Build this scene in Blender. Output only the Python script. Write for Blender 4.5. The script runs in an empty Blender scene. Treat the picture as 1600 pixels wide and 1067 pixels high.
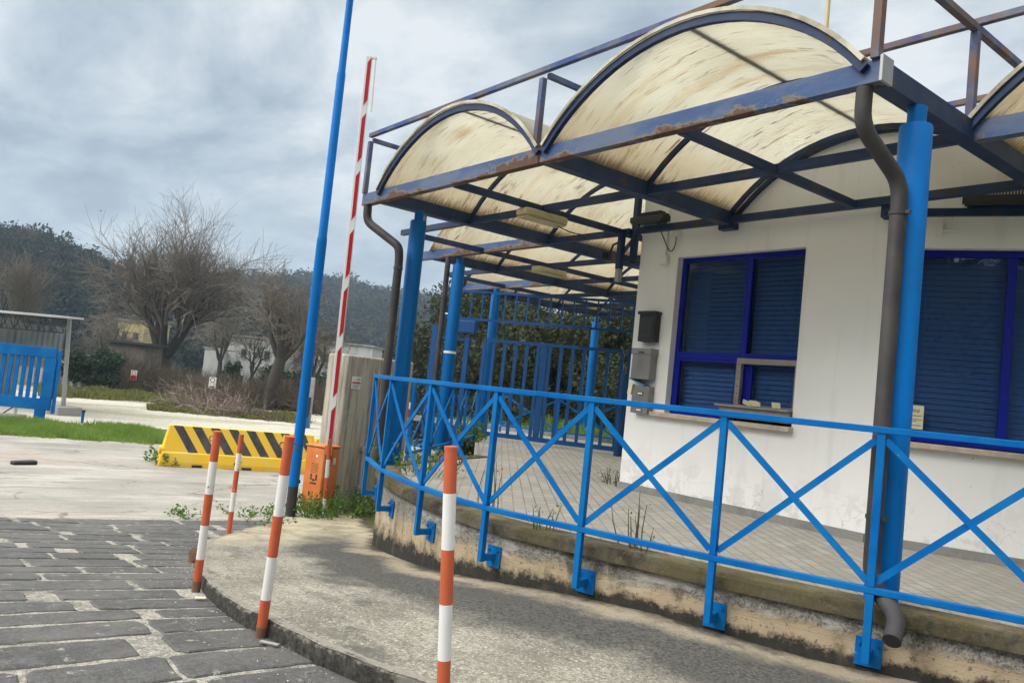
import bpy, bmesh, math, random
import numpy as np
from mathutils import Vector, Matrix
R = math.radians
V = Vector
C = bpy.context.scene.collection
scene = bpy.context.scene

# ---------------------------------------------------------------- camera
F_PX, PITCH, ROLL, AZ, EYE = 1248.74, R(3.3377), R(5.9098), R(38.3776), 1.6
def _w(v):            # heading frame (right, forward, up) -> world
    x, y, z = v
    return V((x*math.sin(AZ) - y*math.cos(AZ), x*math.cos(AZ) + y*math.sin(AZ), z))
_f = V((0, math.cos(PITCH), math.sin(PITCH)))
_u = V((0, -math.sin(PITCH), math.cos(PITCH)))
_x = V((1, 0, 0))
_r = math.cos(ROLL)*_x + math.sin(ROLL)*_u
_up = -math.sin(ROLL)*_x + math.cos(ROLL)*_u
CF, CR, CU = _w(_f), _w(_r), _w(_up)
HF = V((-math.cos(AZ), math.sin(AZ), 0))          # horizontal heading
HR = V((math.sin(AZ), math.cos(AZ), 0))           # horizontal right
cam_d = bpy.data.cameras.new('camera'); cam = bpy.data.objects.new('camera', cam_d); C.objects.link(cam)
cam_d.sensor_fit = 'HORIZONTAL'; cam_d.sensor_width = 36; cam_d.lens = F_PX/1600*36
cam_d.clip_start = 0.05; cam_d.clip_end = 5000
m = Matrix((CR, CU, -CF)).transposed().to_4x4(); m.translation = V((0, 0, EYE)); cam.matrix_world = m
scene.camera = cam

# ---------------------------------------------------------------- sky, sun, exposure
SUN_EL, SUN_AZ = 42, 192      # azimuth of the sun, degrees clockwise from +Y
SKY_STRENGTH, SUN_STRENGTH, EXPOSURE = 0.1, 1.8, 0.18
world = bpy.data.worlds.new('World'); scene.world = world; world.use_nodes = True
def build_sky():
    nt = world.node_tree; nt.nodes.clear(); N = nt.nodes.new; L = nt.links.new
    out = N('ShaderNodeOutputWorld'); bg = N('ShaderNodeBackground'); bg.inputs[1].default_value = SKY_STRENGTH
    L(bg.outputs[0], out.inputs[0])
    sky = N('ShaderNodeTexSky'); sky.sky_type = 'NISHITA'; sky.sun_disc = False
    sky.sun_elevation = R(SUN_EL); sky.sun_rotation = R(SUN_AZ); sky.air_density = 1.2; sky.dust_density = 2
    tc = N('ShaderNodeTexCoord'); sep = N('ShaderNodeSeparateXYZ'); L(tc.outputs['Generated'], sep.inputs[0])
    def math_(op, a, b=None, clamp=False):
        n = N('ShaderNodeMath'); n.operation = op; n.use_clamp = clamp
        for i, v in enumerate((a, b)):
            if v is None: continue
            if hasattr(v, 'links'): L(v, n.inputs[i])
            else: n.inputs[i].default_value = v
        return n.outputs[0]
    z = math_('MAXIMUM', sep.outputs[2], 0.0)
    den = math_('ADD', z, 0.22)
    cx = math_('DIVIDE', sep.outputs[0], den); cy = math_('DIVIDE', sep.outputs[1], den)
    com = N('ShaderNodeCombineXYZ'); L(cx, com.inputs[0]); L(cy, com.inputs[1])
    com.inputs[2].default_value = 3.7
    rot = N('ShaderNodeMapping'); rot.inputs['Rotation'].default_value = (0, 0, R(52)); rot.inputs['Scale'].default_value = (1.0, 1.5, 1)
    L(com.outputs[0], rot.inputs[0])
    def noise(scale, det, rough, dist=0.0, w=0.0):
        n = N('ShaderNodeTexNoise'); n.noise_dimensions = '4D'; n.inputs['W'].default_value = w
        n.inputs['Scale'].default_value = scale; n.inputs['Detail'].default_value = det
        n.inputs['Roughness'].default_value = rough; n.inputs['Distortion'].default_value = dist
        L(rot.outputs[0], n.inputs['Vector']); return n.outputs[0]
    a = noise(1.25, 7, .56, .45, 2.3); b = noise(3.4, 6, .58, .3, 7.7)
    mixv = math_('ADD', math_('MULTIPLY', a, .72), math_('MULTIPLY', b, .28))
    ramp = N('ShaderNodeValToRGB'); L(mixv, ramp.inputs[0])
    e = ramp.color_ramp.elements
    e[0].position = .36; e[0].color = (.30, .375, .47, 1)
    e[1].position = .60; e[1].color = (.90, .94, .97, 1)
    k = e.new(.44); k.color = (.42, .505, .60, 1)
    k = e.new(.51); k.color = (.60, .685, .755, 1)
    # pale band near the horizon, an overcast dome that brightens towards the zenith
    hz = N('ShaderNodeMapRange'); L(z, hz.inputs[0]); hz.inputs[1].default_value = 0.02; hz.inputs[2].default_value = .26
    hz.inputs[3].default_value = .6; hz.inputs[4].default_value = 0
    mx = N('ShaderNodeMix'); mx.data_type = 'RGBA'; L(hz.outputs[0], mx.inputs[0]); L(ramp.outputs[0], mx.inputs[6]); mx.inputs[7].default_value = (.62, .715, .775, 1)
    sc = N('ShaderNodeVectorMath'); sc.operation = 'SCALE'; L(mx.outputs[2], sc.inputs[0]); sc.inputs['Scale'].default_value = 8.4
    # the overcast dome: brightest overhead; unseen sunward glow lobe added to light walls
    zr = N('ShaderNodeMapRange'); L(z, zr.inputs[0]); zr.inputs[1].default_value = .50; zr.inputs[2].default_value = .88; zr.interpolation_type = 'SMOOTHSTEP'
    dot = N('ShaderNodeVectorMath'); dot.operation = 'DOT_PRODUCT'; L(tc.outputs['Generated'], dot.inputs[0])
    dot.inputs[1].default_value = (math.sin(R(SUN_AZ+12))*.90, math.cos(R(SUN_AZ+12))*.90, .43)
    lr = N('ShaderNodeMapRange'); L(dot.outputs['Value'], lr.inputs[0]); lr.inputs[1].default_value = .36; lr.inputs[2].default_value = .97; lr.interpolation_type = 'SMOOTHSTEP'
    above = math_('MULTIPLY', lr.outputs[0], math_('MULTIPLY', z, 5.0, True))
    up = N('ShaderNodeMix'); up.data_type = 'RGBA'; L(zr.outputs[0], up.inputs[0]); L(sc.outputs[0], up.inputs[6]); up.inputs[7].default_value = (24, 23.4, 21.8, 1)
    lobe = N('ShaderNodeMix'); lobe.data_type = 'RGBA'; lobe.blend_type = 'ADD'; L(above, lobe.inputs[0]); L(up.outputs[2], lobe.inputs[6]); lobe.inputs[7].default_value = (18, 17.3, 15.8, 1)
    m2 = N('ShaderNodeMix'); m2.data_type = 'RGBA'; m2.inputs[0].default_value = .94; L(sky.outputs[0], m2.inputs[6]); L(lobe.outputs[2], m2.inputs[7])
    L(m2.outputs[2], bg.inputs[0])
build_sky()
sun_d = bpy.data.lights.new('sun', 'SUN'); sun = bpy.data.objects.new('sun', sun_d); C.objects.link(sun)
sun_d.energy = SUN_STRENGTH; sun_d.angle = R(22); sun_d.color = (1, .96, .9)
sd = V((math.sin(R(SUN_AZ))*math.cos(R(SUN_EL)), math.cos(R(SUN_AZ))*math.cos(R(SUN_EL)), math.sin(R(SUN_EL))))
sun.rotation_euler = sd.to_track_quat('Z', 'Y').to_euler(); sun.location = (0, -10, 30)
scene.view_settings.view_transform = 'Standard'; scene.view_settings.look = 'None'
scene.view_settings.gamma = 1; scene.view_settings.exposure = EXPOSURE
scene.cycles.max_bounces = 6; scene.cycles.diffuse_bounces = 4; scene.cycles.caustics_reflective = False; scene.cycles.caustics_refractive = False; scene.cycles.use_adaptive_sampling = True; scene.cycles.adaptive_threshold = .02; scene.cycles.transparent_max_bounces = 16

# ---------------------------------------------------------------- terrain profile
GS = [-60, 0, 4.3, 5, 9.6, 12, 35, 3000]; GZ = [.08, .08, 0, -.04, -.5, -.6, -1.15, -1.15]
def gz(x, y):
    return float(np.interp(x*HF.x + y*HF.y, GS, GZ))
def at(px, py, d):           # the point at depth d seen at (px, py) of the photograph
    return V((0, 0, EYE)) + (CF*F_PX + CR*(px-800) + CU*(533.5-py))*(d/F_PX)
def gp(px, d):               # ground point at depth d in the column px at the horizon height
    p = at(px, 607 + (px-800)*.1035, d); return V((p.x, p.y, gz(p.x, p.y)))

# ---------------------------------------------------------------- object helpers
def tag(o, label=None, cat=None, group=None, kind=None):
    if label: o['label'] = label
    if cat: o['category'] = cat
    if group: o['group'] = group
    if kind: o['kind'] = kind
    return o
def thing(name, label, cat, loc=(0, 0, 0), group=None):
    o = bpy.data.objects.new(name, None); C.objects.link(o); o.location = loc; o.empty_display_size = .2
    return tag(o, label, cat, group)
def rootloc(p):
    while p.parent: p = p.parent
    return p.location.copy()
def link(name, me, mats, parent=None, loc=None):
    o = bpy.data.objects.new(name, me); C.objects.link(o)
    for mt in (mats if isinstance(mats, (list, tuple)) else [mats]): me.materials.append(mt)
    if parent: o.parent = parent
    elif loc is not None: o.location = loc
    return o
def finish(me, smooth, angle=40):
    if smooth:
        me.polygons.foreach_set('use_smooth', [True]*len(me.polygons)); me.set_sharp_from_angle(angle=R(angle))
    me.update()
class MB:
    def __init__(s): s.v = []; s.f = []; s.mi = []; s.m = 0
    def add(s, vs, fs):
        b = len(s.v); s.v += [tuple(v) for v in vs]; s.f += [tuple(b+i for i in f) for f in fs]; s.mi += [s.m]*len(fs); return s
    def box(s, c, size, rz=0, rot=None):
        c = V(c); x, y, z = (k/2 for k in size)
        M_ = rot if rot is not None else Matrix.Rotation(rz, 3, 'Z')
        vs = [c + M_ @ V((i*x, j*y, k*z)) for i in (-1, 1) for j in (-1, 1) for k in (-1, 1)]
        return s.add(vs, [(0,1,3,2),(4,6,7,5),(0,4,5,1),(2,3,7,6),(0,2,6,4),(1,5,7,3)])
    def bar(s, p0, p1, w, h, ref=(0, 0, 1)):
        return s.sweep([p0, p1], [(-w/2,-h/2),(w/2,-h/2),(w/2,h/2),(-w/2,h/2)], ref)
    def sweep(s, path, sec, ref=(0, 0, 1), cap=True, closed=False):
        P = [V(p) for p in path]; ref = V(ref); n = len(sec); vs = []; fs = []; N_ = len(P)
        for i, p in enumerate(P):
            a = P[(i-1) % N_] if (i or closed) else P[i]; b = P[(i+1) % N_] if (i < N_-1 or closed) else P[i]
            t = (b-a).normalized(); sd_ = t.cross(ref)
            if sd_.length < 1e-5: sd_ = t.cross(V((0, 1, 0)))
            sd_.normalize(); u2 = sd_.cross(t)
            k = 1.0
            if 0 < i < N_-1 or closed:
                t0 = (p-a).normalized(); k = 1/max(.5, math.cos(t0.angle(t)) if t0.length else 1)
            for (q, r) in sec: vs.append(p + sd_*q*k + u2*r)
        for i in range(N_ if closed else N_-1):
            j2 = (i+1) % N_
            for j in range(n):
                fs.append((i*n+j, i*n+(j+1) % n, j2*n+(j+1) % n, j2*n+j))
        if cap and not closed:
            fs.append(tuple(range(n))[::-1]); fs.append(tuple((N_-1)*n+j for j in range(n)))
        return s.add(vs, fs)
    def tube(s, path, r, n=12, cap=True):
        P = [V(p) for p in path]; rr = r if isinstance(r, (list, tuple)) else [r]*len(P)
        vs = []; fs = []; t = (P[1]-P[0]).normalized(); u = t.orthogonal().normalized()
        for i, p in enumerate(P):
            a = P[i-1] if i else P[i]; b = P[i+1] if i < len(P)-1 else P[i]
            t2 = (b-a).normalized(); u = (u - t2*u.dot(t2)).normalized(); w = t2.cross(u)
            for k in range(n):
                an = 2*math.pi*k/n; vs.append(p + (u*math.cos(an)+w*math.sin(an))*rr[i])
        for i in range(len(P)-1):
            for k in range(n): fs.append((i*n+k, i*n+(k+1) % n, (i+1)*n+(k+1) % n, (i+1)*n+k))
        if cap: fs.append(tuple(range(n))[::-1]); fs.append(tuple((len(P)-1)*n+k for k in range(n)))
        return s.add(vs, fs)
    def prism(s, poly, z0, z1):          # poly: list of (x, y); counter-clockwise
        n = len(poly); vs = [(x, y, z0) for x, y in poly]+[(x, y, z1) for x, y in poly]
        fs = [tuple(range(n))[::-1], tuple(range(n, 2*n))]+[(i, (i+1) % n, n+(i+1) % n, n+i) for i in range(n)]
        return s.add(vs, fs)
    def quad(s, a, b, c, d): return s.add([a, b, c, d], [(0, 1, 2, 3)])
    def build(s, name, mat, parent=None, loc=None, smooth=True, bevel=0, kind=None):
        me = bpy.data.meshes.new(name)
        off = rootloc(parent) if parent else (V(loc) if loc is not None else V((0, 0, 0)))
        vs = s.v
        if off.length: vs = [(x-off.x, y-off.y, z-off.z) for x, y, z in vs]
        me.from_pydata(vs, [], s.f); me.polygons.foreach_set('material_index', s.mi)
        o = link(name, me, mat, parent, loc); finish(me, smooth)
        if bevel:
            b = o.modifiers.new('bevel', 'BEVEL'); b.width = bevel; b.segments = 2; b.limit_method = 'ANGLE'; b.angle_limit = R(50)
        if kind: o['kind'] = kind
        return o
def raw_mesh(name, verts, faces_n, mat, mi=None, parent=None, loc=None, smooth=False):   # numpy: verts (k*n,3) with faces of n loose corners
    v = np.asarray(verts, np.float32).reshape(-1, 3)
    if parent: v = v - np.array(rootloc(parent), np.float32)
    elif loc is not None: v = v - np.array(loc, np.float32)
    n = len(v); nf = n//faces_n; me = bpy.data.meshes.new(name)
    me.vertices.add(n); me.vertices.foreach_set('co', v.ravel()); me.loops.add(n); me.loops.foreach_set('vertex_index', np.arange(n, dtype=np.int32))
    me.polygons.add(nf); me.polygons.foreach_set('loop_start', np.arange(0, n, faces_n, dtype=np.int32)); me.polygons.foreach_set('loop_total', np.full(nf, faces_n, np.int32))
    if mi is not None: me.polygons.foreach_set('material_index', np.asarray(mi, np.int32))
    me.update(calc_edges=True); me.validate()
    return link(name, me, mat, parent, loc)
def grid_mesh(name, P, mat, UV=None, parent=None, loc=None, smooth=True, thick=0):
    ni, nj = len(P), len(P[0]); off = rootloc(parent) if parent else (V(loc) if loc is not None else V((0, 0, 0)))
    me = bpy.data.meshes.new(name)
    me.from_pydata([tuple(V(p)-off) for row in P for p in row], [], [(i*nj+j, (i+1)*nj+j, (i+1)*nj+j+1, i*nj+j+1) for i in range(ni-1) for j in range(nj-1)])
    if UV:
        ul = me.uv_layers.new(name='UVMap'); flat = [uv for row in UV for uv in row]
        for lp in me.loops: ul.data[lp.index].uv = flat[lp.vertex_index]
    o = link(name, me, mat, parent, loc); finish(me, smooth)
    if thick:
        s_ = o.modifiers.new('solid', 'SOLIDIFY'); s_.thickness = thick; s_.offset = 0
    return o
def sheet(name, poly, off, mat, kind='structure', zf=None):
    bm = bmesh.new(); vs = [bm.verts.new((x, y, 0)) for x, y in poly]; bm.faces.new(vs)
    for s_ in GS[1:-1]:
        bmesh.ops.bisect_plane(bm, geom=bm.verts[:]+bm.edges[:]+bm.faces[:], plane_co=HF*s_, plane_no=HF)
    for v in bm.verts: v.co.z = gz(v.co.x, v.co.y)+off
    bm.normal_update()
    for f in bm.faces:
        if f.normal.z < 0: f.normal_flip()
    me = bpy.data.meshes.new(name); bm.to_mesh(me); bm.free()
    o = link(name, me, mat)
    if kind: o['kind'] = kind
    return o
def copy_tree(o, parent=None):
    c = o.copy(); C.objects.link(c)
    if parent: c.parent = parent
    for ch in list(o.children): copy_tree(ch, c)
    return c
def spline(pts, n):
    pts = [V(p) for p in pts]; P = [pts[0]*2-pts[1]]+pts+[pts[-1]*2-pts[-2]]; out = []
    for i in range(1, len(P)-2):
        for k in range(n):
            t = k/n; a, b, c, d = P[i-1:i+3]
            out.append(.5*((2*b)+(c-a)*t+(2*a-5*b+4*c-d)*t*t+(3*b-a-3*c+d)*t**3))
    out.append(pts[-1]); return out

# ---------------------------------------------------------------- materials
class NT:
    def __init__(s, name):
        s.mat = bpy.data.materials.new(name); s.mat.use_nodes = True; s.nt = s.mat.node_tree
        s.bsdf = s.nt.nodes['Principled BSDF']; s.out = s.nt.nodes['Material Output']; s.tc = s.n('ShaderNodeTexCoord')
    def n(s, t, **kw):
        k = s.nt.nodes.new(t)
        for a, b in kw.items(): setattr(k, a, b)
        return k
    def l(s, a, b): s.nt.links.new(a, b)
    def put(s, sock, v):
        if hasattr(v, 'links'): s.l(v, sock)
        elif v is not None:
            if isinstance(v, (tuple, list)) and len(v) == 3 and sock.type == 'RGBA': v = (*v, 1)
            sock.default_value = v
    def co(s, which='Object', scale=(1, 1, 1), rot=(0, 0, 0), loc=(0, 0, 0)):
        m_ = s.n('ShaderNodeMapping'); s.l(s.tc.outputs[which], m_.inputs[0]); m_.inputs['Scale'].default_value = scale
        m_.inputs['Rotation'].default_value = rot; m_.inputs['Location'].default_value = loc; return m_.outputs[0]
    def noise(s, scale=5, det=4, rough=.55, vec=None, dist=0):
        k = s.n('ShaderNodeTexNoise'); k.inputs['Scale'].default_value = scale; k.inputs['Detail'].default_value = det
        k.inputs['Roughness'].default_value = rough; k.inputs['Distortion'].default_value = dist
        s.l(vec if vec is not None else s.co(), k.inputs['Vector']); return k.outputs[0]
    def voro(s, scale=5, vec=None, feature='F1', out=0, rnd=1):
        k = s.n('ShaderNodeTexVoronoi', feature=feature); k.inputs['Scale'].default_value = scale; k.inputs['Randomness'].default_value = rnd
        s.l(vec if vec is not None else s.co(), k.inputs['Vector']); return k.outputs[out]
    def ramp(s, v, stops):
        k = s.n('ShaderNodeValToRGB'); s.l(v, k.inputs[0]); e = k.color_ramp.elements
        while len(e) < len(stops): e.new(.5)
        for i, (p, c) in enumerate(stops):
            e[i].position = p; e[i].color = (c, c, c, 1) if not isinstance(c, (tuple, list)) else (*c[:3], 1)
        return k.outputs[0]
    def step(s, v, a, b, lo=0., hi=1.):
        k = s.n('ShaderNodeMapRange'); s.put(k.inputs[0], v); k.inputs[1].default_value = a; k.inputs[2].default_value = b
        k.inputs[3].default_value = lo; k.inputs[4].default_value = hi; return k.outputs[0]
    def mix(s, f, a, b, blend='MIX'):
        k = s.n('ShaderNodeMix', data_type='RGBA', blend_type=blend); s.put(k.inputs[0], f); s.put(k.inputs[6], a); s.put(k.inputs[7], b); return k.outputs[2]
    def m(s, op, a, b=None, clamp=False):
        k = s.n('ShaderNodeMath', operation=op, use_clamp=clamp); s.put(k.inputs[0], a); s.put(k.inputs[1], b); return k.outputs[0]
    def xyz(s, vec):
        k = s.n('ShaderNodeSeparateXYZ'); s.l(vec, k.inputs[0]); return k.outputs
    def bump(s, h, strength=.3, dist=.02, prev=None):
        k = s.n('ShaderNodeBump'); k.inputs['Strength'].default_value = strength; k.inputs['Distance'].default_value = dist
        s.l(h, k.inputs['Height'])
        if prev is not None: s.l(prev, k.inputs['Normal'])
        return k.outputs[0]
    def set(s, col=None, rough=None, metal=None, normal=None, spec=None):
        b = s.bsdf.inputs
        s.put(b['Base Color'], col); s.put(b['Roughness'], rough); s.put(b['Metallic'], metal); s.put(b['Specular IOR Level'], spec)
        if normal is not None: s.l(normal, b['Normal'])
        return s.mat
def sc3(c, k): return tuple(min(1, x*k) for x in c)
def pbr(name, col, rough=.55, metal=0, var=.2, vs=2.5, bump=.15, bs=60, bd=.002, spec=.4, rust=None, which='Object', fade=None, chips=None):
    t = NT(name); n1 = t.noise(vs, 5, .6)
    c = t.mix(n1, sc3(col, 1-var), sc3(col, 1+var))
    if fade: c = t.mix(t.ramp(t.noise(fade[1], 5, .65), [(.42, 0), (.62, 1)]), c, fade[0])
    if rust:                                          # (colour, scale, threshold, softness)
        rv = t.noise(rust[1], 8, .68)
        f = t.step(rv, rust[2], rust[2]+rust[3])
        c = t.mix(f, c, t.mix(t.noise(rust[1]*4, 4), sc3(rust[0], .45), sc3(rust[0], 1.3)))
    if chips:
        f = t.step(t.noise(chips[1], 3, .7), chips[2], chips[2]+.015); c = t.mix(f, c, chips[0])
    h = t.noise(bs, 4, .6)
    return t.set(c, t.step(n1, .3, .7, max(0, rough-.1), min(1, rough+.1)), metal, t.bump(h, bump, bd) if bump else None, spec)

BLUE = (.0012, .108, .37)
M_RAIL = pbr('painted_blue', BLUE, .5, var=.22, vs=3, bump=.3, bs=45, bd=.003, spec=.08, rust=((.12, .075, .05), 7, .655, .03), fade=((.006, .145, .40), 2.1), chips=((.10, .22, .38), 22, .70))
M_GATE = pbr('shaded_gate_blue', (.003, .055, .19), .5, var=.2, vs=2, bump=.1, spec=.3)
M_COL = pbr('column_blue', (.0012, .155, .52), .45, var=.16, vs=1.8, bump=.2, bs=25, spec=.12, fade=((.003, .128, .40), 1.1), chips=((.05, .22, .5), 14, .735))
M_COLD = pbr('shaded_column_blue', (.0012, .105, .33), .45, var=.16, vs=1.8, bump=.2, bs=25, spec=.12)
M_BEAM = pbr('weathered_navy_paint', (.010, .027, .080), .55, var=.35, vs=3, bump=.25, bs=40, spec=.3, fade=((.026, .045, .10), 2.2), rust=((.06, .045, .04), 4.5, .58, .05))
def m_eave():
    t = NT('rusty_eave_paint'); o = t.co(); x, y, z = t.xyz(o)
    c = t.mix(t.noise(3, 5, .6), (.020, .052, .15), (.04, .088, .22))
    c = t.mix(t.ramp(t.noise(1.3, 6, .7, t.co(scale=(1, 1, 3))), [(.42, 0), (.6, .8)]), c, (.10, .125, .19))
    zz = t.step(z, 3.14, 3.29,   .13, -.15); n1 = t.noise(2.2, 8, .72, t.co(scale=(1, 1, 1.6)))
    big = t.step(t.noise(.55, 2, .5, t.co(loc=(2.2, 0, 0))), .40, .60, -.09, .07)
    v = t.m('ADD', t.m('ADD', n1, zz), big)
    c = t.mix(t.step(v, .54, .57), c, (.17, .15, .13))
    c = t.mix(t.step(v, .575, .62), c, t.mix(t.noise(16, 5, .7), (.05, .028, .022), (.15, .085, .06)))
    return t.set(c, t.step(v, .5, .6, .45, .85), normal=t.bump(v, .4, .01, t.bump(t.noise(40, 4), .2, .002)), spec=.3)
M_EAVE = m_eave()
M_UPPER = pbr('rusty_upper_bars', (.035, .065, .20), .6, var=.3, vs=2, bump=.3, bs=40, spec=.25, fade=((.15, .16, .19), 2.4), rust=((.16, .095, .07), 1.4, .49, .10))
M_WIN = pbr('window_royal_blue', (.003, .012, .27), .4, var=.12, vs=2, bump=.05, spec=.2)
M_PIPE = pbr('dark_grey_downpipe', (.034, .032, .034), .55, var=.25, vs=4, bump=.15, bs=25, fade=((.055, .051, .050), 3))
M_STEEL = pbr('brushed_steel', (.24, .235, .225), .42, .6, var=.15, vs=6, bump=.1, bs=80)
M_BLACK = pbr('black_plastic', (.018, .018, .02), .45, var=.2, vs=10, bump=.1)
M_DARKMET = pbr('dusty_black_metal', (.035, .035, .037), .6, var=.35, vs=14, bump=.2)
M_BEIGE = pbr('yellowed_plastic', (.50, .43, .25), .5, var=.25, vs=7, bump=.1)
M_EDGE = pbr('sheet_edge', (.50, .48, .40), .6, var=.35, vs=3, bump=.1, fade=((.26, .22, .15), 2.5))
M_WHITEP = pbr('white_paint', (.72, .72, .70), .5, var=.08, vs=3, bump=.1, rust=((.30, .22, .16), 6, .70, .04))
M_BW = pbr('bollard_white', (.74, .73, .71), .45, var=.06, vs=4, bump=.12, bs=30, rust=((.36, .15, .09), 11, .64, .03))
M_BR = pbr('bollard_red', (.50, .088, .032), .5, var=.13, vs=5, bump=.12, bs=30, fade=((.54, .135, .065), 4), chips=((.7, .66, .6), 16, .69))
M_BWN = pbr('bollard_white_clean', (.76, .76, .75), .42, var=.05, vs=4, bump=.1, bs=30, rust=((.4, .3, .25), 12, .75, .03))
M_BRN = pbr('bollard_red_clean', (.53, .115, .048), .5, var=.16, vs=5, bump=.1, bs=30)
M_RUST = pbr('rusty_iron', (.16, .085, .055), .85, var=.5, vs=14, bump=.5, bs=70)
M_ORANGE = pbr('barrier_orange', (.60, .165, .035), .5, var=.15, vs=3, bump=.1, fade=((.66, .24, .08), 3.5))
M_RED = pbr('reflective_red', (.42, .012, .022), .35, var=.12, vs=5, bump=.05)
M_YEL = pbr('barrier_yellow', (.82, .49, .02), .5, var=.12, vs=3, bump=.2, bs=25, fade=((.74, .52, .08), 2.5), rust=((.28, .2, .1), 7, .66, .05))
M_STRIPE = pbr('black_stripe', (.04, .04, .042), .5, var=.25, vs=4, bump=.1, fade=((.08, .08, .08), 5))
M_TRAV = pbr('travertine', (.50, .42, .32), .6, var=.2, vs=9, bump=.2, fade=((.35, .30, .24), 6))
M_WOOD = pbr('weathered_wood', (.25, .225, .20), .7, var=.35, vs=7, bump=.3)
M_GALV = pbr('galvanised', (.34, .35, .36), .5, .5, var=.2, vs=4, bump=.1)
M_CORR = pbr('grey_corrugated', (.20, .235, .27), .5, .2, var=.2, vs=.8, bump=.1, fade=((.28, .30, .32), .6))
M_CORRW = pbr('white_corrugated', (.52, .55, .56), .55, var=.15, vs=.8, bump=.1, fade=((.38, .38, .36), .7))
M_BARK = pbr('bark', (.05, .042, .034), .9, var=.5, vs=6, bump=.8, bs=12, bd=.03)
M_TWIG = pbr('twigs', (.17, .145, .12), .9, var=.3, vs=.5, bump=0)
M_TWIG2 = pbr('scrub_twigs', (.12, .094, .068), .9, var=.4, vs=.35, bump=0)
M_PAPER = pbr('paper', (.72, .68, .50), .7, var=.08, vs=10, bump=.05)
M_INK = pbr('ink', (.03, .03, .035), .7, var=.1, bump=0)
M_LEAFLET = pbr('blue_leaflet', (.10, .22, .36), .5, var=.6, vs=18, bump=.05)
M_INT = pbr('office_interior', (.10, .11, .13), .8, var=.2, bump=0)
M_BLIND = pbr('blind_slats', (.27, .38, .53), .5, var=.1, vs=2, bump=0)
M_BLUESH = pbr('blue_sheet_metal', (.012, .115, .36), .5, var=.15, vs=1, bump=.1)

def leaf_mat(name, c1, c2, scale=.9, trans=.25, spec=.2):
    t = NT(name); n1 = t.noise(scale, 3, .6); n2 = t.noise(scale*9, 2, .5)
    c = t.mix(n1, c1, c2); c = t.mix(t.m('MULTIPLY', n2, .6), c, sc3(c1, .5))
    t.set(c, .7, spec=spec); tr = t.n('ShaderNodeBsdfTranslucent'); t.l(c, tr.inputs[0])
    mx = t.n('ShaderNodeMixShader'); mx.inputs[0].default_value = trans
    t.l(t.bsdf.outputs[0], mx.inputs[1]); t.l(tr.outputs[0], mx.inputs[2]); t.l(mx.outputs[0], t.out.inputs[0]); return t.mat
M_GRASS = leaf_mat('grass_blades', (.15, .27, .045), (.30, .42, .09), 1.2, .4)
M_DRYGRASS = leaf_mat('dry_grass', (.20, .19, .06), (.16, .19, .045), .5, .3)
M_HEDGE = leaf_mat('evergreen_leaves', (.028, .044, .022), (.095, .105, .06), .8, .2, .15)
M_IVY = leaf_mat('ivy_leaves', (.02, .045, .02), (.045, .075, .03), 1, .2)
M_WEED = leaf_mat('weed_leaves', (.09, .19, .03), (.17, .27, .06), 3, .35)
M_DRYWEED = leaf_mat('dry_weed', (.10, .10, .04), (.16, .15, .06), 3, .3)
M_WOODG = leaf_mat('evergreen_wood', (.018, .032, .032), (.045, .068, .058), .04, .25, 0)
M_WOODB = leaf_mat('bare_wood', (.075, .068, .060), (.12, .108, .094), .04, .25, 0)
M_WOODO = leaf_mat('olive_wood', (.055, .062, .040), (.095, .095, .06), .05, .25, 0)

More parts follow.
